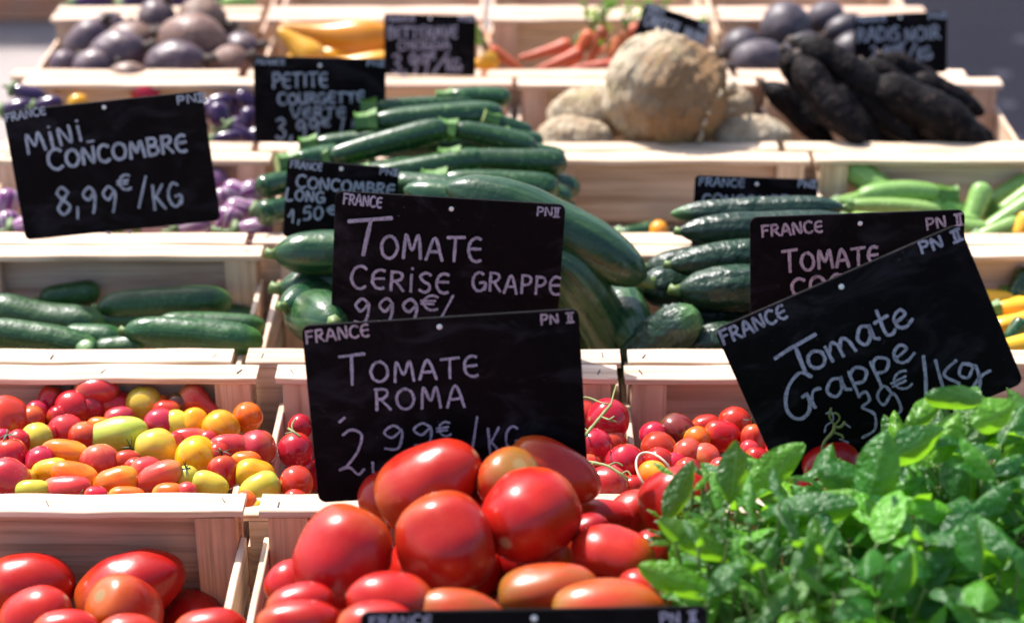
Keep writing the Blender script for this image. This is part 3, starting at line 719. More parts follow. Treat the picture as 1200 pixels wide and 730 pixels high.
# cherry tomatoes still on their vine
def vine(label, toms, stem_px, h, rad=1.9, Y=None, name='vine_tomatoes', extra=()):
    p0 = where_at(*toms[0][:2], h, Y); root = empty(name, p0); tag(root, label, 'tomatoes', 'cherry tomatoes on the vine')
    for (px, py, wd, ht, col, hh) in toms:
        o = cherry(px, py, wd, ht, col, None, 'r', h=hh, bin_='BC', kids=1, name='tomato', b=-30)
        mw = o.matrix_world.copy(); o.parent = root; o.matrix_parent_inverse = Matrix.Identity(4); o.matrix_world = Matrix.Translation(-root.location) @ mw if False else mw
        o.matrix_local = Matrix.Translation(-Vector(p0)) @ mw
    mb = MB()
    for line in (stem_px,) + tuple(extra):
        pts = [where_at(x, y, hh, None) - p0 for (x, y, hh) in line]
        s = depth(p0) / FPX; k = 1.0 if line is stem_px else 0.55
        pts = spline(pts, 5)
        mb.tube(pts, [rad * s * k * random.uniform(.85, 1.2) for _ in pts], 7)
    mb.build('stem', OLIVESTALK, root, True)
    return root
def spline(P, n):
    P = [Vector(p) for p in P]; out = []
    for i in range(len(P) - 1):
        a, b, c, d = P[max(i - 1, 0)], P[i], P[i + 1], P[min(i + 2, len(P) - 1)]
        for k in range(n):
            t = k / n
            out.append(0.5 * (2 * b + (c - a) * t + (2 * a - 5 * b + 4 * c - d) * t * t + (3 * b - a - 3 * c + d) * t ** 3))
    out.append(P[-1]); return out
vine('cluster of red cherry tomatoes with pale green stalk right of the TOMATE ROMA sign',
     [(712, 492, 47, 43, 'red', -1.5), (697, 524, 40, 38, 'red', -1.0), (684, 488, 32, 32, 'red', -2.5), (719, 519, 30, 28, 'red', -2.8)],
     [(676, 524, 2.6), (690, 505, 2.7), (704, 488, 2.4), (716, 474, 2.0)], -1.5,
     extra=([(716, 474, 2.0), (705, 472, 2.0), (690, 466, 1.6), (680, 466, 1.2)], [(704, 488, 2.4), (714, 492, 2.6), (722, 494, 2.2)], [(716, 474, 2.0), (719, 462, 2.0), (722, 452, 1.5)],
            [(690, 505, 2.7), (683, 500, 2.0), (680, 488, 1.5)], [(714, 492, 2.6), (720, 488, 2.8)]))
vine('cluster of red cherry tomatoes on a dark green stalk above the front rail',
     [(733, 542, 40, 41, 'red', -0.8), (712, 568, 47, 36, 'pink', -.2), (690, 548, 26, 30, 'red', -1.5), (742, 572, 30, 26, 'red', -1.5)],
     [(676, 538, 2.2), (695, 542, 2.3), (712, 546, 2.5), (728, 556, 2.2), (736, 562, 1.8)], -.8, rad=1.8,
     extra=([(712, 546, 2.5), (722, 542, 2.6), (730, 546, 2.4)], [(728, 556, 2.2), (735, 552, 2.4), (740, 558, 2.2)], [(695, 542, 2.3), (690, 550, 2.4), (686, 552, 2.2)]))
vine('cluster of red cherry tomatoes peeping out left of the TOMATE ROMA sign',
     [(346, 528, 34, 40, 'red', -2.5), (347, 566, 36, 36, 'red', -1.0), (346, 588, 30, 24, 'red', -1.0), (352, 500, 26, 26, 'red', -3)],
     [(352, 512, 0.0), (344, 506, 0.3), (338, 502, 0.2)], -2, rad=1.6, extra=([(344, 506, 0.3), (342, 498, 0.6), (347, 490, .5)], [(344, 506, 0.3), (334, 508, 0.2)]))

# the single tomato in front of the Grappe sign
roma(974, 545, 76, 56, 185, -30, 0, 1.315, base='red tomato with dried stalk below the Grappe sign', where='front of the black board', grp=None, bin_=None, cal=False)
o = REG[-1][0]; o.name = 'tomato'
p = at_y(970, 522, 1.28); s = depth(p) / FPX
mb = MB()
L3 = lambda pts: spline([at_y(x, y, 1.275) - o.location for x, y in pts], 5)
for pts, r in (([(962, 532), (966, 518), (976, 506), (978, 498)], 2.0), ([(978, 500), (985, 500), (990, 494)], 1.6), ([(976, 506), (986, 510), (988, 514)], 1.5), ([(978, 498), (972, 488), (974, 478)], 1.1), ([(978, 498), (984, 490), (980, 484), (974, 486)], 1.0)):
    q = L3(pts); mb.tube([o.matrix_world.to_3x3().inverted() @ v for v in q], r * s, 6)
mb.build('stalk', OLIVESTALK, o, True)
o.parent = None

# ------------------------------------------------------------------ unseen-below layers that carry the heaps
def filler(bin_, x0, x1, y0, y1, z0, z1, r0, r1, n, mats, base, name, cat, grp, pr=P_ROUND, elong=1.0, seed=1):
    rnd = random.Random(seed); lst = PLACED.setdefault(bin_, []); made = 0
    for _ in range(n * 30):
        if made >= n: break
        r = rnd.uniform(r0, r1); p = Vector((rnd.uniform(x0 + r + .006, x1 - r - .006), rnd.uniform(y0 + r + .009, y1 - r - .009), rnd.uniform(z0 + r, z1)))
        if any((p - q).length < 0.86 * (r + rq) for q, rq in lst): continue
        V, F, U = sweep(2 * r * elong, 2 * r, pr, 12, 14, 0, (3, .01), 0.01, 60, 1, rnd.uniform(0, 9))
        M = Matrix.Rotation(rnd.uniform(0, 6.28), 3, 'Z') @ Matrix.Rotation(rnd.uniform(-.4, .4), 3, 'Y')
        o = put(name, V, F, U, rnd.choice(mats), p, M, r, bin_); made += 1
        tag(o, base, cat, grp)
xBL = X(304, yB1)
filler('B', xBL - .29, xBL - .008, yB0, yB1, TABLE + .006, RIM - .056, .014, .018, 60, [CH['red'], CH['red'], CH['pink'], CH['orange'], CH['yellow']], 'cherry tomato half buried under the others in the mixed crate', 'cherry_tomato', 'tomato', 'cherry tomatoes buried in the mixed crate', seed=3)
filler('BC', X(326, yB1) + .008, X(722, yB1) - .008, yB0, yB1, TABLE + .006, RIM - .046, .014, .018, 50, [CH['red'], CH['red']], 'red cherry tomato half buried in the crate behind the TOMATE ROMA sign', 'cherry_tomato', 'tomato', 'cherry tomatoes buried behind the Roma sign', seed=5)
filler('BR', X(731, yB1) + .008, X(731, yB1) + .29, yB0, yB1, TABLE + .006, RIM - .044, .014, .018, 50, [CH['red'], CH['red'], CH['salmon']], 'small tomato half buried in the crate beside the tilted Grappe sign', 'cherry_tomato', 'tomato', 'tomatoes buried beside the Grappe sign', seed=7)
xA = XA(305)
filler('A', xA + .008, xA + .30, yA0, yA1, TABLE + .006, RIM + .0, .028, .034, 26, [ROMA], 'plum tomato half buried under the front heap', 'plum_tomato', 'tomato', 'plum tomatoes buried under the front heap', P_ROMA, 1.2, 9)
filler('AL', XA(286) - .29, XA(286) - .008, yA0, yA1, TABLE + .006, RIM - .07, .026, .03, 12, [ROMA], 'plum tomato half buried in the left front crate', 'plum_tomato', 'tomato', 'plum tomatoes buried in the left front crate', P_ROMA, 1.2, 11)

# ------------------------------------------------------------------ cucumbers, courgettes and the other vegetables
def nub(parent, L, r, m=None, n=6, l=0.5):
    mb = MB(); x0 = -L / 2 + .03 * L
    mb.tube([(x0, 0, 0), (x0 - r * l * .6, r * .05, 0), (x0 - r * l, r * .12, r * .08)], [r * .30, r * .22, r * .26], n)
    mb.build('stem', m or GREENSTALK, parent, True)
def rootnub(parent, L, r): nub(parent, L, r, ROOT)
def cstem(parent, L, r, l=1.3):
    mb = MB(); x0 = -L / 2 + .025 * L; n = 6; prof = [(0.3, .95), (-.05, .84), (-.35 * l, .70), (-.8 * l, .68), (-l, .80)]
    b = 0
    for (dx, rr) in prof:
        for k in range(12):
            f = 2 * math.pi * k / 12; q = rr * (1 + (.10 if k % 2 else -.06))
            mb.v.append(Vector((x0 + dx * r, r * q * math.cos(f), r * q * math.sin(f))))
    for i in range(len(prof) - 1):
        for k in range(12):
            mb.f.append((i * 12 + k, i * 12 + (k + 1) % 12, (i + 1) * 12 + (k + 1) % 12, (i + 1) * 12 + k)); mb.m.append(0)
    mb.f.append(tuple((len(prof) - 1) * 12 + k for k in range(12))); mb.m.append(1)
    mb.build('stem', [CSTEM, CUT], parent, False)
def ecap(parent, L, r):
    mb = MB(); x0 = -L / 2
    V, F, U = sweep(r * 1.5, r * 1.5, P_ROUND, 8, 12, 0, (5, .16))
    for v in V: mb.v.append(v * Vector((0.6, 1, 1)) if False else Vector((v.x * .55 + x0 + r * .22, v.y, v.z)))
    mb.f = F; mb.m = [0] * len(F)
    mb.tube([(x0, 0, 0), (x0 - r * .7, r * .1, r * .1)], [r * .22, r * .17], 7)
    mb.build('cap', ECAP, parent, True)
def veg(name, px, py, L, W, a, b, h, m, pr, base, where, cat, grp, Y=None, bend=0.0, roll=0.0, lobes=(0, 0), amp=.02, nsc=18, end=None, wart=0, nl=26, nr=24, squash=1.0):
    p = where_at(px, py, h, Y, ROWS.get(where), W / 2 * .0009); s = depth(p) / FPX
    V, F, U = sweep(L * s, W * s, pr, nl, nr, bend, lobes, amp, nsc, squash, random.uniform(0, 9), 0, wart)
    o = put(name, V, F, U, m, p, frame(a, b, roll), W * s / 2)
    if end: end(o, L * s, W * s / 2)
    return reg(o, base, where, px, py, cat, grp)
G1 = 'small cucumbers below the MINI CONCOMBRE sign'
def mini(px, py, L, W, a, b, h, bend=0, roll=0, base='dark green small cucumber'):
    return veg('cucumber', px, py, L, W * 1.15, a, b, h + 1.3, CUKE, P_CUKE, base, 'the mini cucumber crate', 'cucumber', G1, None, bend, roll, (5, .012), .03, 20, nub)
mini(54, 366, 140, 40, -10, 0, -4.6, -.07, 0, 'bent bright green small cucumber'); mini(82, 346, 70, 26, 8, 10, -6.0); mini(193, 357, 158, 35, 3, 4, -5.2); mini(227, 395, 164, 35, -5, 0, -3.4, .02)
mini(248, 382, 130, 30, -2, 6, -5.0); mini(42, 399, 150, 34, -9, 0, -3.6, .02); mini(108, 396, 70, 30, -4, 0, -4.8); mini(140, 408, 60, 26, 4, 0, -4.5); mini(102, 411, 24, 22, 100, -50, -2.8, base='pale tipped small cucumber')
mini(120, 380, 150, 32, 5, 0, -7.0); mini(230, 372, 150, 32, -3, 0, -8.0); mini(30, 378, 130, 32, -3, 0, -7.5)
G2 = 'long cucumbers heaped in the middle crate'
def longc(px, py, L, W, a, b, h=0, Y=None, bend=0, roll=0, base='long glossy cucumber', wart=0, m=CUKEL):
    return veg('cucumber', px, py, L, W, a, b, h, m, P_LONG, base, 'the middle heap', 'cucumber', G2, Y, bend, roll, (6, .014), .03, 22, nub, wart, 36, 30)
longc(372, 372, 190, 66, 168, 72, 0, 1.66, base='round cucumber end facing the camera'); longc(380, 345, 170, 46, 20, 60, 0, 1.72); longc(400, 295, 160, 52, 2, 4, 0, 1.72, base='pale shining cucumber lying crosswise')
longc(505, 222, 140, 36, 174, 8, 0, 1.82); longc(640, 275, 262, 68, 155, -4, 0, 1.70, .045, base='biggest long cucumber sloping down to the right'); longc(570, 242, 200, 44, 168, 4, 0, 1.79)
longc(690, 372, 200, 62, 122, -30, 0, 1.68, .08, base='upright leaning cucumber beside the Cerise Grappe sign'); longc(736, 372, 120, 54, 110, 50, 0, 1.70, wart=.03, base='warty pale cucumber end by the crate corner')
longc(450, 330, 250, 60, 4, 10, 0, 1.74); longc(560, 330, 230, 60, -8, 12, 0, 1.74); longc(500, 385, 260, 56, 3, 0, -5); longc(600, 392, 200, 56, -4, 0, -5.5); longc(640, 330, 220, 56, 150, 12, 0, 1.77)
G3 = 'ridged dark cucumbers behind the tomato signs'
def ridged(px, py, L, W, a, b, h=0, Y=None, bend=0, roll=0, base='dark ridged cucumber', wart=.012):
    return veg('cucumber', px, py, L, W, a, b, h, CUKED, P_LONG, base, 'the right heap', 'cucumber', G3, Y, bend, roll, (9, .022), .03, 22, nub, wart, 44, 45)
ridged(888, 247, 205, 32, 182, 4, 0, 1.80); ridged(905, 268, 222, 42, 2, 4, 0, 1.76); ridged(885, 300, 205, 42, 6, 2, 0, 1.72); ridged(895, 337, 205, 56, 2, 0, 0, 1.69)
ridged(800, 336, 108, 52, 2, 22, 0, 1.74); ridged(870, 370, 150, 36, 0, 10, 0, 1.70, base='slim dark ridged cucumber'); ridged(775, 398, 122, 60, 40, -34, 0, 1.655, wart=.06, base='bumpy sunlit cucumber tipping down in front'); ridged(828, 385, 70, 40, 6, 30, 0, 1.69)
ridged(872, 400, 150, 50, 4, 8, 0, 1.655, base='green streaked cucumber lying on the front rail'); ridged(835, 398, 200, 50, 8, 0, -5); ridged(960, 400, 200, 50, 8, 0, -4.5); ridged(960, 340, 200, 50, 3, 0, 0, 1.76); ridged(840, 310, 170, 46, 3, 0, 0, 1.78)
G4 = 'dark green courgettes heaped in the middle'
def courg(px, py, L, W, a, b, Y, bend=0, roll=0, base='dark green courgette', end=cstem, h=0):
    return veg('courgette', px, py, L, W, a, b, h, COURG, P_COURG, base, 'the courgette heap', 'courgette', G4, Y, bend, roll, (5, .02), .02, 15, end)
courg(562, 116, 74, 25, 0, 6, 2.10, .04); courg(512, 139, 158, 33, 4, 4, 2.04, .012, base='topmost dark green courgette'); courg(500, 124, 130, 24, 2, 4, 2.09)
courg(452, 169, 152, 32, 15, 4, 1.98, .01); courg(412, 166, 92, 27, 6, 4, 2.02); courg(578, 164, 104, 29, -13, 2, 1.99, .035, base='arched dark green courgette'); courg(598, 189, 134, 33, -2, 0, 1.955, base='mid green courgette with thick pale stem')
courg(500, 197, 150, 34, 9, 2, 1.95); courg(585, 218, 142, 38, -3, 0, 1.915, .012); courg(600, 150, 50, 24, -20, 20, 2.04); courg(612, 164, 50, 26, -10, 20, 2.03); courg(650, 228, 40, 30, -20, 30, 1.93); courg(635, 180, 56, 24, -12, 10, 1.99)
courg(372, 186, 60, 32, 10, 20, 1.97); courg(326, 215, 60, 30, 200, -40, 1.93); courg(328, 246, 62, 32, 195, -40, 1.90); courg(430, 205, 140, 34, 6, 0, 2.0, h=0); courg(520, 215, 180, 36, 3, 0, 1.97); courg(520, 170, 180, 34, 2, 0, 2.06); courg(600, 215, 160, 34, -4, 0, 1.99)
courg(440, 240, 170, 36, 0, 0, 1.95); courg(600, 245, 150, 36, 0, 0, 1.97)
G5 = 'pale green courgettes in the right crate'
def pale(px, py, L, W, a, b, h, bend=0, base='pale green courgette', m=COURGL, end=cstem):
    return veg('courgette', px, py, L, W, a, b, h, m, P_COURG, base, 'the right crate', 'courgette', G5, None, bend, 0, (5, .02), .02, 15, end)
pale(1022, 214, 74, 34, 140, 20, -4.4, base='dark end of an upturned pale courgette'); pale(1055, 232, 104, 28, 183, 0, -3.6, .07); pale(1048, 245, 110, 20, -4, 0, -3.0, .03, 'slim very pale courgette'); pale(996, 238, 40, 24, 10, 20, -4.2); pale(1112, 243, 50, 26, 160, 10, -4.6)
pale(1143, 244, 64, 27, 68, 10, -3.8); pale(1182, 224, 62, 24, 30, 6, -3.6, base='pale courgette with a cut end in the right pile'); pale(1195, 234, 64, 24, 34, 4, -3.2); pale(1182, 254, 84, 25, 33, 0, -2.4, base='long pale courgette sloping toward the front rail'); pale(1135, 266, 50, 20, -8, 0, -3.4); pale(1170, 270, 56, 22, 20, 0, -2.6)
pale(1200, 266, 34, 26, 60, 0, -2.0, base='yellowish brown courgette', m=COURGY); pale(1085, 262, 130, 28, 0, 0, -5); pale(1040, 256, 110, 28, 5, 0, -5)
G6 = 'yellow courgettes at the right edge'
for (px, py, L, W, a, h) in ((1172, 350, 60, 22, 176, -4.5), (1200, 358, 70, 24, 8, -3.8), (1203, 375, 84, 24, 14, -3.2), (1207, 402, 90, 28, 12, -2.0), (1176, 364, 60, 22, 20, -4.8), (1170, 382, 70, 24, 10, -4.6), (1215, 340, 60, 24, 5, -4.4), (1180, 408, 90, 26, 4, -4.0), (1150, 395, 80, 26, 4, -5.0)):
    veg('courgette', px, py, L, W, a, 4, h, COURGY, P_COURG, 'yellow courgette', 'the crate at the right edge', 'courgette', G6, None, 0, 0, (5, .02), .02, 15, cstem)
for (px, py, L, W, a, h) in ((1196, 335, 44, 30, 60, -4.0), (1190, 388, 34, 22, 50, -3.0)):
    veg('courgette', px, py, L, W, a, 10, h, COURG, P_COURG, 'dark green courgette among yellow ones', 'the crate at the right edge', 'courgette', G6, None, 0, 0, (5, .02), .02, 15, None)
# the few leftovers in the deep crate before the celeriac
veg('courgette', 752, 271, 60, 22, 10, 10, -6.5, COURG, P_COURG, 'dark courgette lying deep', 'the shaded crate', 'courgette', None, end=cstem)
veg('pumpkin', 772, 273, 30, 24, 90, 0, -6.5, SQUASH, P_ROUND, 'small orange pumpkin deep', 'the shaded crate', 'pumpkin', None, lobes=(8, .05))
veg('cucumber', 845, 280, 130, 26, 2, 0, -6.5, CUKED, P_LONG, 'dark cucumber lying deep', 'the shaded crate', 'cucumber', None, end=nub)
veg('cucumber', 800, 278, 60, 22, -6, 0, -8.0, CUKED, P_LONG, 'short cucumber on the floor', 'the shaded crate', 'cucumber', None, end=nub)
G7 = 'striped eggplants behind the MINI CONCOMBRE sign'
for (px, py, L, W, a, h) in ((277, 228, 38, 26, 160, -2.5), (291, 228, 34, 26, 20, -2.5), (282, 248, 42, 26, 172, -2.2), (267, 260, 38, 28, 70, -1.8), (297, 270, 48, 24, 5, -1.0), (262, 236, 34, 24, 110, -3), (250, 215, 40, 26, 30, -3.4), (8, 240, 40, 24, 80, -2), (10, 264, 36, 24, 100, -1.2), (30, 268, 40, 26, 10, -1), (225, 268, 46, 26, 10, -1.2), (290, 252, 40, 26, 20, -4), (240, 248, 40, 26, 20, -4), (180, 262, 46, 26, 5, -1.5), (120, 262, 46, 26, 170, -1.5), (70, 262, 46, 26, 10, -1.5), (290, 278, 40, 24, 5, -3)):
    veg('eggplant', px, py, L * .98, W * 1.42, a, 5, h, EGGL, P_EGG, 'striped purple and white eggplant', 'the striped eggplant crate', 'eggplant', G7, end=ecap)
G8 = 'small dark eggplants at the left'
for (px, py, L, W, a, h) in ((256, 121, 40, 26, 10, -2), (258, 138, 38, 30, 110, -1.8), (290, 120, 36, 26, 140, -2), (291, 142, 34, 26, 80, -1.5), (283, 158, 42, 22, -35, -.8), (266, 162, 38, 20, 8, -.6), (240, 130, 38, 26, 30, -2.4), (33, 111, 44, 26, -18, -.5), (56, 122, 36, 20, 12, .0), (275, 128, 36, 26, 60, -3), (20, 128, 40, 26, 10, -1), (274, 148, 36, 26, 10, -3), (296, 160, 34, 22, 20, -2.0), (225, 150, 40, 26, 10, -1.5), (180, 140, 40, 26, 170, -2), (130, 140, 40, 26, 20, -2), (85, 145, 40, 26, 10, -2)):
    veg('eggplant', px, py, L, W, a, 5, h, EGG, P_EGG, 'small glossy dark purple eggplant', 'the dark eggplant crate', 'eggplant', G8, end=ecap)
veg('tomato', 170, 110, 34, 26, 0, 0, -1.6, CH['red'], P_ROUND, 'single red tomato under the beetroot crate', 'the eggplant crate', 'tomato', None)
veg('tomato', 92, 121, 24, 22, 0, 0, -1.6, CH['yellow'], P_ROUND, 'single yellow tomato under the beetroot crate', 'the eggplant crate', 'tomato', None)
G9 = 'beetroots in the sunlit upper left crate'
for i, (px, py, L, W, a, h, mm) in enumerate(((103, 50, 62, 50, 48, -1.8, BEET), (152, 52, 62, 54, 20, -1.2, BEETB), (138, 64, 72, 56, 12, -.8, BEET), (184, 24, 48, 46, 60, -.5, BEET), (237, 24, 60, 52, -12, -.6, BEETB), (226, 50, 86, 68, -14, .3, BEETB), (206, 74, 76, 52, 4, -.4, BEET), (284, 58, 42, 42, 10, -1.8, BEET), (150, 90, 50, 34, 3, -.8, BEETB), (76, 76, 34, 34, 30, -1.8, BEET), (268, 76, 50, 44, 20, -1.4, BEETB), (175, 52, 50, 48, 20, -3, BEET), (110, 80, 52, 44, 12, -1.8, BEET), (255, 50, 50, 46, 20, -3, BEET), (186, 44, 48, 44, 20, -2, BEETB), (128, 36, 46, 42, 20, -3, BEET))):
    veg('beetroot', px, py, L, W, a + 180, 10, h, mm, P_ROUND, 'dull purple beetroot' if mm is BEET else 'earthy brown beetroot', 'the upper left crate', 'beetroot', G9, amp=.05, nsc=25, end=rootnub)
GX = 'dark vegetables in the farthest crate'
for (px, py, L, W, a, h, mm) in ((108, 4, 50, 34, 10, -1.5, EGG), (160, 2, 44, 34, 30, -1.5, EGG), (212, 3, 50, 34, 160, -1.5, EGG), (280, 4, 40, 30, 0, -1, COURGL), (250, 0, 46, 30, 10, -1.5, EGG)):
    veg('eggplant' if mm is EGG else 'courgette', px, py, L, W, a, 5, h, mm, P_EGG, 'blurred dark eggplant' if mm is EGG else 'blurred pale yellow courgette', 'the farthest left crate', 'eggplant' if mm is EGG else 'courgette', GX, end=ecap if mm is EGG else nub)
G10 = 'yellow squashes in the upper crate'
for (px, py, L, W, a, h, be, b) in ((395, 36, 138, 50, -6, 0.2, .05, 'large yellow crookneck squash'), (352, 56, 70, 42, -40, .2, 0, 'short yellow squash with a bright shine'), (408, 69, 120, 26, 2, -.2, .05, 'slim yellow squash along the front rail'), (566, 74, 40, 28, 20, -1, 0, 'yellow squash right of the small beetroot sign'), (470, 60, 120, 40, 6, -2, 0, 'yellow squash hidden by the small beetroot sign'), (400, 66, 130, 40, 0, -4, 0, 'yellow squash at the bottom'), (500, 80, 100, 34, 3, -1.6, 0, 'yellow squash below the small beetroot sign')):
    veg('squash', px, py, L, W, a + 180, 4, h, SQUASH, P_SQ, b, 'the upper crate', 'squash', G10, None, -be, 0, (5, .012), .02, 15, nub)
# carrots with tops
def carrot(px, py, L, W, a, b, h, base='orange carrot'):
    p = where_at(px, py, h, None); s = depth(p) / FPX
    V, F, U = sweep(L * s, W * s, P_CARR, 20, 14, random.uniform(-.04, .04), (0, 0), .04, 40, 1, random.uniform(0, 9))
    o = put('carrot', V, F, U, CARROT, p, frame(a, b, random.uniform(-20, 20)), W * s / 2)
    mb = MB(); uv = []; rnd = random.Random(px)
    lv, lf, luv = [], [], []
    for k in range(4):
        d = Vector((-1, rnd.uniform(-.6, .6), rnd.uniform(-.2, .7))).normalized(); l = rnd.uniform(.03, .055)
        st = Vector((-L * s / 2, 0, 0)); pts = [st, st + d * l * .5 + Vector((0, 0, .008)), st + d * l]
        mb.tube(pts, [.0015, .0012, .0008], 5)
        for j in range(9):
            q = st + d * l * rnd.uniform(.3, 1.1); leaf_into(lv, lf, luv, q, Vector((rnd.uniform(-1, .3), rnd.uniform(-1, 1), rnd.uniform(-.3, .8))), Vector((rnd.uniform(-.5, .5), rnd.uniform(-.5, .5), 1)), rnd.uniform(.008, .015), .004, .2, .2, 3, 2)
    mb.build('stalks', GREENSTALK, o, True)
    obj('foliage', lv, lf, CTOP, o, uv=luv)
    return reg(o, base, 'the carrot crate', px, py, 'carrot', 'carrots in the upper crate')
def leaf_into(V, F, UV, p, d, n, L, W, curl, cup, nl=8, nw=6, ripple=0.0, ph=0.0, sharp=1.0, wave=0.0):
    d = d.normalized(); n = (n - d * n.dot(d))
    if n.length < 1e-3: n = d.orthogonal()
    n.normalize(); s = d.cross(n); b = len(V)
    ang = 0; c = Vector((0, 0, 0)); step = L / nl; age = random.randint(0, 10)
    for i in range(nl + 1):
        u = i / nl
        ww = W / 2 * 2.72 * (u * .985 + .008) ** .66 * (1 - u * .985) ** (.86 * sharp) + 0.0003
        dirv = d * math.cos(ang) - n * math.sin(ang); nn = d * math.sin(ang) + n * math.cos(ang)
        for j in range(nw + 1):
            v = -1 + 2 * j / nw
            z = cup * W * (.6 * v * v + .4 * abs(v)) * 0.5 * math.sin(math.pi * (u * .9 + .05)) + ripple * W * math.sin(u * 24 - abs(v) * 5 + ph) * (abs(v) * (1.2 - abs(v))) + wave * W * math.sin(u * 9 + ph + (2 if v > 0 else 0)) * v * v
            V.append(p + c + s * (v * ww) + nn * z); UV.append((u * .998 + .001 + age, v))
        c = c + dirv * step; ang += curl / nl * (0.5 + u)
    for i in range(nl):
        for j in range(nw):
            q = b + i * (nw + 1) + j
            F.append((q, q + 1, q + nw + 2, q + nw + 1))
for args in ((638, 60, 66, 20, 195, 0, -1.2), (678, 64, 62, 20, 240, 10, -.8), (697, 62, 64, 20, 250, 0, -.4), (724, 48, 62, 20, 212, 0, -.6), (718, 66, 60, 20, 240, 0, -.6), (594, 70, 50, 18, -30, 0, -.6), (655, 72, 60, 20, 200, 0, -1.5), (700, 80, 70, 20, 185, 0, -1.6), (765, 60, 70, 20, 200, 0, -1.6)):
    carrot(*args)
G11 = 'round dark radishes in the upper right crate'
for (px, py, L, W, a, h) in ((920, 34, 64, 60, 60, .2), (888, 74, 68, 56, 10, -.8), (968, 22, 46, 42, 30, -.5), (990, 34, 50, 34, 20, -.2), (870, 56, 50, 46, 20, -2), (940, 62, 56, 50, 20, -2.0), (1000, 60, 56, 46, 20, -2), (960, 80, 50, 44, 20, -2), (1050, 60, 50, 46, 0, -3)):
    veg('radish', px, py, L, W, a, 10, h, RRAD, P_ROUND, 'round greyish purple radish', 'the upper right crate', 'radish', G11, amp=.03, nsc=25, end=rootnub)
G12 = 'long black radishes'
def brad(px, py, L, W, a, b, h=0, Y=None, base='long black radish', bend=0):
    return veg('black_radish', px, py, L, W * .84, a, b, h, BRAD, P_RAD, base, 'the radish crate', 'radish', G12, Y, bend, 0, (0, 0), .04, 34, rootnub, 0, 34, 28)
brad(990, 90, 150, 50, -36, -12, 0, 2.20, 'topmost long black radish lying across the others', .05); brad(974, 116, 132, 52, -56, -16, 0, 2.165, 'thick black radish with a pale spot near its tip', -.04); brad(936, 140, 118, 40, -46, -4, -.6, None, 'slim black radish beside the celeriac crate', .05); brad(1086, 138, 158, 66, -28, -6, 0, 2.165, 'biggest black radish sloping down to the right', .05)
brad(1076, 92, 104, 42, -30, 8, 0, 2.26); brad(1112, 112, 96, 38, -27, 4, 0, 2.24); brad(1030, 152, 120, 50, -24, 0, -.6); brad(1066, 158, 110, 48, -8, 0, -1.2); brad(940, 96, 84, 42, -58, 10, 0, 2.26); brad(1020, 118, 130, 52, -40, 0, 0, 2.22); brad(1045, 118, 120, 50, -38, 4, 0, 2.24); brad(1004, 140, 110, 44, -60, -8, 0, 2.17); brad(1030, 128, 120, 44, -44, -8, 0, 2.18); brad(1120, 150, 96, 42, -18, 0, -.8); brad(1060, 106, 120, 42, -34, 0, 0, 2.23)
# celeriac
def celeriac(px, py, L, W, a, h, Y, base, seed, cap=True):
    p = where_at(px, py, h, Y); s = depth(p) / FPX
    V, F, U = sweep(L * s, W * s, lambda u: pw(1 - abs(u) ** 2.25, .5) * (1.0 - .04 * u) * (1 + .006 * math.sin(31 * u + seed) + .012 * noise.noise(Vector((u * 9, seed, 0)))), 90, 70, 0, (7, .012), .05, 30, 1.0, seed, .04, .04)
    o = put('celeriac', V, F, U, CELER if cap else CELERP, p, frame(a, -20, seed * 40), W * s / 2)
    if cap:
        mb = MB(); rnd = random.Random(seed); r = W * s / 2
        for k in range(26):
            f = rnd.uniform(0, 6.28); d = Vector((.8, math.cos(f), math.sin(f))).normalized(); st = Vector((L * s * .40, d.y * r * .5, d.z * r * .5))
            mb.tube(spline([st, st + d * r * .25, st + Vector((.2, d.y, d.z - .4)) * r * .45], 4), [r * .035] * 5 + [r * .03, r * .022, r * .015, r * .008], 6)
        mb.build('rootlets', CELER, o, True)
    return reg(o, base, 'the celeriac crate', px, py, 'celeriac', 'celeriac roots')
celeriac(780, 110, 152, 134, -28, 0, 2.19, 'huge knobbly celeriac root', 2.0); celeriac(690, 136, 104, 70, 10, 0, 2.24, 'greenish celeriac root left of the huge one', 3.3, False); celeriac(672, 164, 94, 56, 0, -1.0, None, 'pale sunlit celeriac root at the left', 4.6, False); celeriac(882, 164, 104, 58, 175, -1.2, None, 'pale celeriac root at the right', 5.2, False); celeriac(780, 176, 110, 66, 175, -4.2, None, 'celeriac root beneath the huge one', 6.1, False); celeriac(840, 130, 90, 66, 0, 0, 2.27, 'celeriac root behind the huge one', 7.1, False)

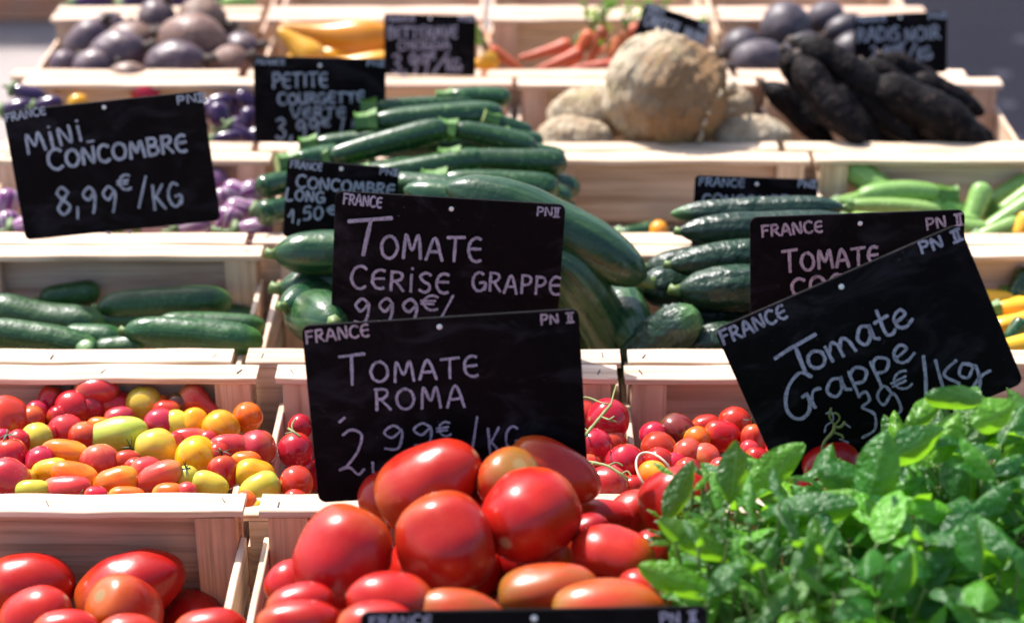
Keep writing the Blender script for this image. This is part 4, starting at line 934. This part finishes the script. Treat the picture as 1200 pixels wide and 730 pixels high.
# ------------------------------------------------------------------ basil and herbs
def bunch(name, label, cat, grp, px, py, Y, rx, ry, rz, n, L0, L1, ratio, m, seed, hero=(), nodes=4, sharp=1.0):
    """cut sprigs fanning out from one tied foot; pairs of leaves at each node, the top pair smallest"""
    Y -= .035; c = at_y(px, py, Y); rnd = random.Random(seed)
    root = empty(name, c); tag(root, label, cat, grp)
    V, F, UV = [], [], []; st = MB()
    base = Vector((0, 0.0, min(-rz * 1.3 - .02, RIM + AUP - .118 - c.z))); R = random.Random(seed + 50)
    for k in range(n):
        f = 2 * math.pi * (k * .618 % 1) + R.uniform(-.2, .2); q_ = math.sqrt((k + .5) / n)
        tip = Vector((math.cos(f) * rx * q_, math.sin(f) * ry * q_, rz * (1.0 - .9 * q_ * q_) + R.uniform(-.012, .012)))
        midp = Vector((tip.x * .5, tip.y * .5, base.z * .35 + tip.z * .5)) + Vector((R.uniform(-.006, .006), R.uniform(-.006, .006), 0))
        P = spline([base + Vector((R.uniform(-.008, .008), R.uniform(-.008, .008), 0)), midp, tip], 8)
        st.tube(P, [.0016 - .0006 * i / len(P) for i in range(len(P))], 6)
        tw = R.uniform(0, 3.1)
        for j in range(nodes):
            u = .42 + .58 * j / max(1, nodes - 1); i = min(len(P) - 1, int(u * (len(P) - 1))); p = P[i]
            ax = (P[min(i + 1, len(P) - 1)] - P[max(0, i - 1)]).normalized(); side = ax.cross(Vector((math.cos(tw), math.sin(tw), .2))).normalized(); tw += 1.57 + R.uniform(-.3, .3)
            for sg in (-1, 1):
                L = R.uniform(L0, L1) * (1.0 if j < nodes - 1 else .62)
                el = R.uniform(.15, .9) if j < nodes - 1 else R.uniform(.7, 1.4)
                d = (side * sg + ax * el + Vector((R.uniform(-.3, .3), R.uniform(-.3, .3), R.uniform(-.15, .15)))).normalized()
                nr = ax - d * ax.dot(d) * .9 + Vector((R.uniform(-.35, .35), R.uniform(-.35, .35), .25))
                pet = L * .10; st.tube([p, p + d * pet], [.0008, .0007], 5)
                leaf_into(V, F, UV, p + d * pet, d, nr, L, L * ratio * R.uniform(.85, 1.15), R.uniform(.15, 1.5), R.uniform(-1.2, .1), 14, 8, .035, R.uniform(0, 6), sharp, R.uniform(0, .10))
    for (hx, hy, hY, Lp, Wp, a, bb, roll, curl, cup) in hero:
        q = at_y(hx, hy, hY - .035); s = depth(q) / FPX; M = frame(a, bb, 0)
        d = M @ Vector((1, 0, 0)); up = Matrix.Rotation(R_(roll), 3, d) @ (-CF * .8 + Vector((0, 0, .6)))
        leaf_into(V, F, UV, q - c - d * (Lp * s * .5), d, up, Lp * s, Wp * s, curl * 1.3, cup * 1.2, 18, 10, .04, rnd.uniform(0, 6), sharp, .07)
    st.build('stems', GREENSTALK, root, True)
    obj('foliage', V, F, m, root, uv=UV)
    return root
GB, GH = 'basil bunches at front right', 'leafy herb bunches beside the tomatoes'
B = lambda *a, **k: bunch('basil_bunch', a[0], 'basil', GB, *a[1:], **k)
B('basil bunch with tall arched leaves covering the price on the tilted sign', 1112, 580, 1.245, .042, .045, .034, 7, .050, .078, .46, BASIL, 1, nodes=3,
  hero=((1100, 484, 1.235, 88, 30, 24, 0, 40, 1.3, -.9), (1130, 478, 1.235, 96, 34, -16, 0, 50, 1.0, -.8), (1108, 512, 1.22, 70, 40, 64, -10, 0, .6, -.4)))
B('basil bunch at the right edge with broad dark leaves', 1182, 572, 1.235, .046, .045, .040, 9, .050, .078, .46, BASIL, 2, nodes=3,
  hero=((1142, 560, 1.195, 92, 64, 82, -5, 40, .6, -.5), (1172, 486, 1.20, 70, 42, 20, 0, 30, .8, -.5), (1192, 560, 1.19, 84, 44, 52, 0, 10, .6, -.6)))
B('basil bunch with one large flat leaf in front of the single tomato', 938, 622, 1.215, .040, .04, .030, 6, .050, .078, .46, BASIL, 3, nodes=3,
  hero=((940, 572, 1.19, 140, 76, 178, -6, 34, 1.2, -.8), (912, 545, 1.215, 84, 40, 38, 0, 20, .3, -.2), (940, 606, 1.15, 140, 44, 192, -8, -30, 1.3, -.8), (1000, 562, 1.20, 86, 44, -14, 0, 10, .5, -.5)))
B('bright basil bunch with upright pointed leaves in the middle', 1038, 628, 1.215, .048, .045, .032, 8, .050, .078, .46, BASIL, 4, nodes=3,
  hero=((1026, 548, 1.185, 92, 54, 80, -10, -16, .4, -.4), (1078, 524, 1.20, 90, 44, 22, 0, 40, .6, -.5), (1060, 612, 1.15, 104, 44, -34, 0, 0, .7, -.6)))
B('basil bunch low at the right with broad shining leaves', 1140, 645, 1.17, .056, .048, .042, 10, .050, .078, .46, BASIL, 5, nodes=3,
  hero=((1078, 645, 1.12, 86, 44, 40, 0, -40, .6, -.6), (1148, 610, 1.145, 100, 44, 24, 0, 30, .6, -.5), (1160, 662, 1.12, 92, 46, 16, 0, 36, .7, -.4)))
B('basil bunch in the lower right corner of the picture', 1165, 735, 1.105, .058, .05, .048, 10, .050, .078, .46, BASIL, 6, nodes=3)
B('basil bunch at the bottom edge with stems showing', 1045, 700, 1.125, .052, .045, .044, 9, .050, .078, .46, BASIL, 7, nodes=3)
H = lambda *a, **k: bunch('herb_bunch', a[0], 'herbs', GH, *a[1:], **k)
H('small leaved herb bunch overhanging the plum tomatoes', 826, 612, 1.215, .034, .035, .036, 11, .016, .030, .36, HERB, 8, nodes=5,
  hero=((798, 574, 1.19, 80, 30, 62, 0, 20, .4, -.3), (862, 552, 1.20, 74, 40, 80, 0, 20, .4, -.2), (812, 628, 1.165, 76, 30, 48, 0, 20, .4, -.3), (836, 606, 1.18, 60, 22, 100, 0, 20, .4, -.3)))
H('feathery herb bunch below the white curled basil leaf', 892, 658, 1.155, .044, .04, .038, 11, .022, .050, .30, HERB, 9, nodes=4)
H('herb bunch with long pointed leaves beside the bottom sign', 835, 692, 1.125, .040, .04, .038, 11, .020, .040, .28, HERB, 10, nodes=4,
  hero=((800, 682, 1.10, 110, 36, -20, 0, 20, .4, -.4), (822, 638, 1.13, 116, 32, -30, 0, 20, .5, -.5), (848, 672, 1.10, 64, 34, 50, 0, -30, .3, -.3)))
H('herb bunch with pale stems at the bottom edge', 940, 716, 1.10, .046, .04, .042, 12, .026, .056, .30, HERB, 11, nodes=4,
  hero=((905, 705, 1.075, 76, 26, 55, 0, -30, .4, -.4), (962, 646, 1.13, 84, 32, 80, 0, 40, .5, -.4)))

# ------------------------------------------------------------------ chalk lettering
def arc(cx, cy, rx, ry, a0, a1, n=10):
    return [(cx + rx * math.cos(R_(a0 + (a1 - a0) * i / n)), cy + ry * math.sin(R_(a0 + (a1 - a0) * i / n))) for i in range(n + 1)]
GL = {  # width, strokes in a box 1 high
    'A': (.72, [[(0, 0), (.36, 1), (.70, -.02)], [(.14, .36), (.58, .38)]]),
    'B': (.62, [[(.06, 1), (.06, 0)], [(.04, 1), (.42, .96), (.50, .76), (.36, .56), (.08, .53)], [(.08, .53), (.48, .48), (.60, .25), (.42, .03), (.04, 0)]]),
    'C': (.66, [arc(.38, .5, .36, .5, 50, 310, 12)]),
    'D': (.70, [[(.06, 1), (.06, 0)], [(.03, 1), (.42, .92), (.66, .55), (.50, .14), (.04, 0)]]),
    'E': (.60, [arc(.38, .5, .36, .5, 62, 298, 12), [(.06, .52), (.54, .54)]]),
    'F': (.56, [[(.08, 1), (.06, 0)], [(.04, .98), (.56, 1.0)], [(.08, .54), (.46, .56)]]),
    'G': (.74, [arc(.38, .5, .36, .5, 55, 330, 12), [(.42, .44), (.72, .44), (.70, .08)]]),
    'H': (.70, [[(.06, 1), (.06, 0)], [(.62, 1), (.62, 0)], [(.06, .52), (.62, .54)]]),
    'I': (.22, [[(.11, .92), (.11, 0)]]),
    'i': (.24, [[(.12, .86), (.11, 0)], [(.13, 1.16), (.14, 1.20)]]),
    'W': (.50, [[(.12, 1), (.12, 0)], [(.36, 1), (.36, 0)], [(-.06, 1), (.54, 1.03)], [(-.06, .0), (.54, .03)]]),
    'J': (.52, [[(.44, 1), (.44, .25), (.28, 0), (.06, .10)]]),
    'K': (.66, [[(.08, 1), (.06, 0)], [(.58, 1), (.10, .42)], [(.20, .52), (.64, 0)]]),
    'L': (.56, [[(.08, 1), (.06, .02), (.54, .04)]]),
    'M': (.86, [[(.04, 0), (.14, .98), (.42, .34), (.68, .98), (.82, 0)]]),
    'N': (.72, [[(.06, 0), (.08, .98), (.60, .04), (.64, 1.0)]]),
    'O': (.76, [arc(.38, .5, .35, .5, 100, 470, 16)]),
    'P': (.60, [[(.08, 1), (.06, 0)], [(.04, .98), (.44, .96), (.56, .74), (.40, .50), (.08, .46)]]),
    'R': (.64, [[(.08, 1), (.06, 0)], [(.04, .98), (.44, .96), (.54, .76), (.38, .54), (.08, .50)], [(.26, .50), (.62, 0)]]),
    'S': (.56, [[(.50, .90), (.28, 1), (.06, .82), (.20, .56), (.44, .42), (.50, .18), (.28, 0), (.04, .10)]]),
    'T': (.72, [[(0, .96), (.74, 1.0)], [(.36, .98), (.33, 0)]]),
    'U': (.68, [[(.06, 1), (.06, .3), (.30, 0), (.56, .22), (.60, 1)], [(.60, 1), (.62, 0)]]),
    'V': (.68, [[(.02, 1), (.32, 0), (.66, 1)]]),
    '0': (.62, [arc(.31, .5, .28, .5, 100, 460, 14)]),
    '1': (.42, [[(.02, .50), (.30, .98), (.30, 0)]]),
    '2': (.60, [[(.06, .82), (.28, 1), (.52, .82), (.44, .50), (.20, .18), (.06, .02), (.20, .08), (.40, .0), (.58, .08)]]),
    '3': (.56, [[(.06, .92), (.34, 1), (.50, .78), (.22, .54), (.52, .34), (.44, .06), (.20, 0), (.02, .12)]]),
    '5': (.56, [[(.50, .98), (.14, .96), (.10, .56), (.38, .60), (.52, .34), (.36, .04), (.04, .06)]]),
    '8': (.60, [[(.48, .82), (.28, 1), (.10, .80), (.28, .55), (.52, .28), (.30, 0), (.08, .24), (.28, .52), (.50, .80)]]),
    '9': (.58, [[(.52, .78), (.30, .98), (.06, .72), (.26, .48), (.52, .76), (.52, .40), (.40, -.02)]]),
    'q': (.58, [[(.52, .78), (.30, .98), (.06, .72), (.26, .48), (.52, .76), (.50, .30), (.36, .0), (.06, .06)]]),
    ',': (.26, [[(.14, .12), (.08, -.22)]]), '.': (.22, [[(.04, .04), (.14, .05)]]), '/': (.46, [[(.02, -.12), (.42, 1.05)]]),
    '-': (.40, [[(.04, .4), (.34, .4)]]), ' ': (.42, []),
    '€': (.66, [arc(.42, .5, .32, .46, 55, 305, 12), [(0, .60), (.52, .62)], [(0, .42), (.46, .42)]]),
    'o': (.60, [arc(.30, .34, .26, .34, 100, 470, 14)]),
    'm': (.92, [[(.04, .62), (.08, 0)], [(.08, .30), (.26, .64), (.40, .50), (.42, 0)], [(.42, .30), (.60, .64), (.76, .48), (.84, 0)]]),
    'a': (.66, [[(.54, .58), (.30, .68), (.06, .34), (.22, .02), (.46, .22), (.56, .62), (.54, .14), (.68, .02)]]),
    't': (.46, [[(.24, 1.10), (.20, .14), (.36, 0), (.50, .10)], [(.02, .68), (.48, .74)]]),
    'e': (.58, [[(.08, .30), (.46, .44), (.36, .68), (.10, .50), (.12, .12), (.34, 0), (.60, .16)]]),
    'r': (.46, [[(.06, .64), (.10, 0)], [(.10, .36), (.26, .62), (.46, .60)]]),
    'p': (.60, [[(.10, .64), (.06, -.44)], [(.08, .46), (.30, .68), (.54, .40), (.36, .06), (.10, .14)]]),
    'g': (.62, [[(.52, .60), (.28, .68), (.06, .36), (.28, .06), (.52, .56), (.54, -.20), (.32, -.44), (.06, -.26)]]),
}
class Sign:
    n = 0
    def __init__(s, label, TL, TR, hgt, Y, lean=10, yaw=0, chalk=CHALK, rad=9, lit_hole=None, thick=.003, spike=True):
        """TL, TR: top corners as measured; hgt: board height over width; Y: how far along the stall it stands"""
        s.nrm = Vector((math.sin(R_(yaw)) * math.cos(R_(lean)), -math.cos(R_(yaw)) * math.cos(R_(lean)), math.sin(R_(lean))))
        s.p0 = at_y((TL[0] + TR[0]) / 2, (TL[1] + TR[1]) / 2, Y)
        a, b = s.hit(*TL), s.hit(*TR)
        s.ex = (b - a).normalized(); s.ey = s.nrm.cross(s.ex); s.w = (b - a).length; s.h = s.w * hgt
        s.o = a - s.ey * s.h + s.ex * (s.w / 2)           # middle of the bottom edge
        s.root = empty('price_sign', s.o); tag(s.root, label, 'sign', 'black price signs lettered in chalk')
        s.root.rotation_euler = Matrix((s.ex, s.ey, s.nrm)).transposed().to_euler()
        s.chalk = chalk; s.px = depth(a) / FPX; s.k = 0
        r = rad * s.px; w2 = s.w / 2; out = []
        for cx, cy, a0 in ((w2 - r, s.h - r, 0), (-w2 + r, s.h - r, 90), (-w2 + r, r, 180), (w2 - r, r, 270)):
            out += [(x, y) for x, y in arc(cx, cy, r, r, a0, a0 + 90, 6)]
        n = len(out); e = .0005
        V = []
        for z, ins in ((-thick, e), (-thick + e, 0), (-e, 0), (0, e)):
            for x, y in out:
                V.append((x - ins * (1 if x > 0 else -1), y - ins * (1 if y > s.h / 2 else -1), z))
        F = [tuple(range(n))[::-1], tuple(3 * n + i for i in range(n))]
        for q in range(3):
            F += [(q * n + i, q * n + (i + 1) % n, (q + 1) * n + (i + 1) % n, (q + 1) * n + i) for i in range(n)]
        obj('board', V, F, SLATE, s.root, False)
        if lit_hole:
            x, y = s.loc(*lit_hole); m = MB(); rr = .0017
            m.v = [Vector((x, y, .0006))] + [Vector((x + rr * math.cos(R_(30 * i)), y + rr * math.sin(R_(30 * i)), .0005)) for i in range(12)] + [Vector((x + rr * 1.25 * math.cos(R_(30 * i)), y + rr * 1.25 * math.sin(R_(30 * i)), .0001)) for i in range(12)]
            m.f = [(0, 1 + i, 1 + (i + 1) % 12) for i in range(12)] + [(1 + i, 13 + i, 13 + (i + 1) % 12, 1 + (i + 1) % 12) for i in range(12)]; m.m = [0] * 24
            m.build('lit_hole', LIT_HOLE, s.root, True)
        if spike:
            m = MB()
            for sx in (-.25, .25):
                m.tube([(sx * s.w, .03 * s.h / .1, -thick - .0015), (sx * s.w, -.035, -thick - .0015)], .0013, 6)
            m.build('spike', STEEL, s.root, True)
    def hit(s, px, py):
        d = ray(px, py); t = (s.p0 - CAM).dot(s.nrm) / d.dot(s.nrm); return CAM + d * t
    def loc(s, px, py):
        v = s.hit(px, py) - s.o; return v.dot(s.ex), v.dot(s.ey)
    def strokes(s, lines, wpx, chalk=None, name='chalk_writing'):
        mb = MB(); rnd = random.Random(len(lines) * 7 + int(wpx * 10) + s.k)
        for ln in lines:
            pts = [Vector((*s.loc(x, y), 0)) for x, y in ln]
            pts = spline(pts, 6) if len(pts) > 2 else [pts[0].lerp(pts[-1], i / 6) for i in range(7)]
            s.k += 1; z = .0004 + .00006 * (s.k % 40); W = wpx * s.px / 2
            b = len(mb.v); n = len(pts)
            for i, p in enumerate(pts):
                d = (pts[min(i + 1, n - 1)] - pts[max(i - 1, 0)])
                if d.length < 1e-9: d = Vector((1, 0, 0))
                d.normalize(); q = Vector((-d.y, d.x, 0))
                ww = W * (.90 + .34 * noise.noise(Vector((i * .5, s.k * 1.3, wpx)))); jt = noise.noise(Vector((i * .35, s.k * 2.7, 3))) * W * .22
                c = p + q * jt
                mb.v += [c + q * ww + Vector((0, 0, z)), c - q * ww + Vector((0, 0, z))]
            for i in range(n - 1):
                mb.f.append((b + 2 * i, b + 2 * i + 1, b + 2 * i + 3, b + 2 * i + 2)); mb.m.append(0)
            for end, sg in ((0, -1), (n - 1, 1)):
                d = (pts[1] - pts[0]) if end == 0 else (pts[-1] - pts[-2]); d.normalize() if d.length > 1e-9 else None
                q = Vector((-d.y, d.x, 0)); base = len(mb.v); c = (mb.v[b + 2 * end] + mb.v[b + 2 * end + 1]) / 2
                fan = [c + (q * math.cos(R_(t)) + d * sg * .7 * math.sin(R_(t))) * W for t in (0, 36, 72, 108, 144, 180)]
                mb.v += fan; f = tuple(range(base, base + 6)); mb.f.append(f if sg < 0 else f[::-1]); mb.m.append(0)
        return mb.build(name, chalk or s.chalk, s.root, False)
    def text(s, txt, x0, y0, x1, y1, h, wpx, first=1.0, gap=.16, slant=0.0, chalk=None, jit=.03):
        rnd = random.Random(hash(txt) % 1 + len(txt) * 13 + int(x0)); L = math.hypot(x1 - x0, y1 - y0); ux, uy = (x1 - x0) / L, (y1 - y0) / L
        tot = sum(GL[c][0] * (first if i == 0 else 1) + gap for i, c in enumerate(txt)) - gap
        kx = L / tot; x = 0; out = []
        for i, c in enumerate(txt):
            gw, st = GL[c]; f = first if i == 0 else 1; hh = h * f * (1 + rnd.uniform(-.05, .05)); dy = rnd.uniform(-.04, .04) * h
            for ln in st:
                q = []
                for (gx, gy) in ln:
                    X_ = (x + gx * f) * kx + slant * gy * hh + rnd.uniform(-jit, jit) * h * .4; Y_ = gy * hh + dy - (0 if i else (f - 1) * h * .12)
                    q.append((x0 + ux * X_ + uy * Y_, y0 + uy * X_ - ux * Y_))
                out.append(q)
            x += gw * f + gap
        return s.strokes(out, wpx, chalk)

yAb = yA1 - .004
# TOMATE ROMA
g = Sign('black price sign reading TOMATE ROMA behind the big plum tomatoes', (353, 382), (678, 362), .685, 1.283, 9, 0, CHALK, 10, (515, 383))
g.text('FRANCE', 359, 402, 433, 393, 14, 3.0, chalk=CHALKP); g.text('PN W', 634, 380, 672, 377, 11, 2.6, chalk=CHALKP)
g.text('TOMATE', 400, 450, 561, 439, 23, 3.6, 1.45, .22); g.text('ROMA', 440, 480, 545, 474, 24, 3.6, 1, .24)
g.strokes([[(398, 493), (404, 488)], [(402, 508), (412, 502), (424, 508), (420, 526), (408, 543), (398, 549), (410, 546), (420, 554), (427, 548)], [(437, 540), (438, 557)]], 3.4)
g.text('qq', 449, 526, 509, 522, 27, 3.3, 1, .22); g.text('€', 513, 512, 530, 510, 17, 2.8); g.text('/', 551, 528, 566, 526, 36, 3.2); g.text('KG', 573, 534, 613, 530, 32, 3.3, 1, .2)
# TOMATE CERISE GRAPPE
g = Sign('black price sign reading TOMATE CERISE GRAPPE in front of the long cucumbers', (393, 224), (663, 240), .70, 1.625, 9, 0, CHALK, 9, (529, 245))
g.text('FRANCE', 402, 239, 447, 243, 12, 2.6); g.text('PNW', 629, 252, 655, 254, 10, 2.2)
g.text('OMATE', 446, 301, 564, 306, 27, 4.0, 1, .2); g.strokes([[(409, 259), (459, 255)], [(435, 257), (426, 298)]], 5)
g.text('CERiSE', 411, 336, 526, 343, 23, 3.8, 1.1, .22); g.text('GRAPPE', 553, 340, 656, 346, 21, 3.6, 1, .2)
g.text('qqq', 414, 378, 489, 381, 30, 3.8, 1, .28); g.text('€', 493, 363, 514, 364, 18, 3.2); g.strokes([[(531, 346), (516, 374)], [(540, 371), (543, 372)]], 3.4)
# TOMATE CO...
g = Sign('black price sign reading TOMATE half hidden behind the tilted Grappe sign', (879, 255), (1131, 246), .70, 1.605, 9, 0, CHALKP, 9, (1008, 262))
g.text('FRANCE', 893, 278, 964, 271, 13, 3.2, chalk=CHALKP); g.text('PN W', 1086, 269, 1128, 263, 13, 3.0, chalk=CHALKP)
g.text('TOMATE', 918, 318, 1030, 309, 21, 4.0, 1.15, .2, chalk=CHALKP); g.text('COEUR', 928, 346, 1030, 338, 21, 4.2, 1, .2, chalk=CHALKP)
# Tomate Grappe
g = Sign('large tilted black sign reading Tomate Grappe rising out of the basil', (837, 387), (1124, 262), .69, 1.310, 10, 0, CHALK, 10, (986, 336))
g.text('FRANCE', 848, 404, 923, 371, 16, 3.8); g.text('PN W', 1080, 297, 1127, 280, 13, 3.6)
g.text('omate', 950, 434, 1070, 378, 31, 4.4, 1, .06); g.strokes([[(908, 419), (928, 406), (955, 391)], [(931, 404), (943, 434)]], 5)
g.strokes([[(950, 440), (936, 436), (922, 456), (922, 480), (936, 490), (948, 480), (946, 462), (940, 464)]], 4.6); g.text('rappe', 951, 478, 1072, 418, 30, 4.2, 1, .06)
g.strokes([[(1005, 462), (1014, 458), (1018, 468), (1010, 476), (1024, 484), (1024, 502), (1010, 511)], [(1046, 462), (1036, 452), (1028, 464), (1036, 474), (1046, 460), (1056, 478), (1050, 486)]], 3.8)
g.text('€', 1050, 462, 1072, 452, 23, 3.2); g.strokes([[(1082, 417), (1085, 450), (1084, 486)]], 4.4)
g.strokes([[(1096, 422), (1104, 452)], [(1120, 422), (1106, 438), (1124, 449)], [(1140, 428), (1128, 426), (1124, 438), (1134, 442), (1142, 428), (1148, 444), (1146, 458), (1138, 456), (1150, 440), (1160, 434)]], 4.4)
g.strokes([[(968, 484), (974, 482), (976, 492), (968, 498), (966, 506)], [(984, 514), (994, 518)], [(990, 496), (996, 500)]], 2.2, name='chalk_smudge')
# MINI CONCOMBRE
g = Sign('black price sign reading MINI CONCOMBRE 8,99 on the crate of small cucumbers', (3, 131), (236, 107), .665, 1.838, 9, 0, CHALKB, 7, (122, 126), spike=False)
g.text('FRANCE', 7, 143, 54, 134, 9, 2.4); g.text('PNW', 208, 122, 241, 118, 9, 2.6)
g.text('MiNi', 33, 180, 98, 164, 20, 3.8, 1.15, .26); g.strokes([[(103, 166), (110, 165)]], 3)
g.text('CONCOMBRE', 58, 198, 220, 176, 19, 4.2, 1.25, .16)
g.text('8', 66, 252, 86, 250, 33, 3.8); g.strokes([[(91, 243), (91, 256)]], 3.4); g.text('99', 98, 250, 138, 246, 29, 3.6, 1, .24); g.text('€', 139, 224, 155, 222, 18, 3.2); g.strokes([[(171, 207), (163, 243)]], 3.4); g.text('KG', 180, 245, 214, 241, 27, 3.8, 1.1, .2)
g.strokes([[(125, 272), (129, 274)], [(150, 271), (153, 273)]], 3, name='chalk_smudge')
# PETITE COURGETTE VERTE
g = Sign('small black sign reading PETITE COURGETTE VERTE 3,99 left of the courgettes', (297, 66), (452, 70), .66, 2.10, 9, 0, CHALKB, 4, (375, 77), spike=False)
g.text('FRANCE', 300, 76, 334, 76, 6, 1.6); g.text('PNW', 430, 77, 450, 78, 6, 1.6)
g.text('PETITE', 320, 103, 384, 101, 16, 3, 1.05, .16); g.text('COURGETTE', 326, 122, 427, 120, 12, 2.8, 1.1, .14); g.text('VERTE', 341, 138, 405, 138, 12, 2.8, 1.05, .18)
g.text('3,99', 324, 163, 374, 162, 23, 3.4, 1, .18); g.text('€', 376, 149, 388, 148, 10, 2.4); g.strokes([[(398, 162), (403, 139)]], 2.6); g.text('KG', 412, 150, 434, 150, 10, 1.6)
# BETTERAVE
g = Sign('small black sign reading BETTERAVE CHIOGGIA 3,99 beside the yellow squash', (450, 17), (558, 19), .66, 2.352, 9, 0, CHALK, 3, (504, 22), spike=False)
g.text('FRANCE', 453, 26, 486, 25, 6, 2); g.text('PNW', 538, 25, 555, 25, 6, 2)
g.text('BETTERAVE', 455, 45, 536, 44, 13, 2.8, 1, .14); g.text('CHIOGGIA', 467, 59, 527, 57, 10, 2.4, 1, .14); g.text('3,99', 460, 86, 502, 86, 23, 3.4, 1, .16); g.text('€', 503, 70, 511, 70, 9, 2.2); g.strokes([[(508, 86), (525, 62)]], 3.4); g.text('KG', 524, 84, 541, 82, 14, 3, 1, .16)
# CAROTTE JAUNE
g = Sign('small tilted black sign reading CAROTTE JAUNE behind the huge celeriac', (757, 3), (833, 29), .69, 2.36, 9, 0, CHALKB, 3, spike=False)
g.text('FRANCE', 757, 11, 778, 18, 7, 2); g.text('PNW', 819, 32, 830, 36, 6, 1.8); g.text('CAROTTE', 754, 29, 793, 42, 15, 3, 1.1, .12); g.text('JAUNE', 797, 43, 826, 53, 13, 2.8, 1, .14); g.text('3,99', 770, 50, 800, 60, 14, 2.6, 1, .16)
# RADIS NOIR
g = Sign('small black sign reading RADIS NOIR behind the long black radishes', (1001, 20), (1110, 14), .66, 2.35, 9, 0, CHALKB, 3, (1055, 21), spike=False)
g.text('FRANCE', 1004, 27, 1038, 25, 6, 2); g.text('PNW', 1088, 23, 1109, 21, 6, 2); g.text('RADIS', 1005, 49, 1054, 47, 16, 2.8, 1, .14); g.text('NOIR', 1061, 48, 1101, 45, 15, 2.8, 1, .16)
g.text('2,99', 1020, 68, 1052, 66, 13, 2.6, 1, .16); g.text('€', 1052, 60, 1060, 60, 10, 2.2); g.strokes([[(1063, 72), (1073, 51)]], 3.2); g.text('KG', 1076, 71, 1092, 69, 14, 2.8, 1, .14)
# CONCOMBRE LONG
g = Sign('black price sign reading CONCOMBRE LONG 1,50 tucked among cucumbers', (337, 186), (468, 198), .72, 1.80, 9, 0, CHALKB, 5, (400, 198))
g.text('FRANCE', 340, 196, 377, 200, 8, 2.2); g.text('PNW', 445, 204, 466, 206, 7, 2); g.text('CONCOMBRE', 347, 219, 462, 229, 13, 3.2, 1.15, .16); g.text('LONG', 335, 233, 380, 237, 12, 3.2, 1.15, .2); g.text('1,50', 338, 260, 378, 256, 15, 3.0, 1, .18, .12); g.text('€', 383, 251, 393, 252, 11, 2.6)
# CONCOMBRE right
g = Sign('black sign reading FRANCE whose lower half hides behind the ridged cucumbers', (815, 206), (959, 211), .70, 1.85, 9, 0, CHALKB, 5, (887, 216))
g.text('FRANCE', 819, 217, 872, 219, 9, 2.4); g.text('PNW', 935, 219, 956, 220, 8, 2.4); g.text('CONCOMBRE', 823, 240, 936, 243, 13, 2.8, 1, .16)
# the sign cut by the bottom edge
g = Sign('black sign cut by the bottom edge in front of the plum tomatoes', (422, 718), (829, 711), .69, 1.03, 9, 0, CHALK, 10, (626, 724))
g.text('FRANCE', 433, 733, 506, 731, 11, 2.6); g.text('PN W', 774, 730, 816, 727, 13, 3.0)
write_labels()
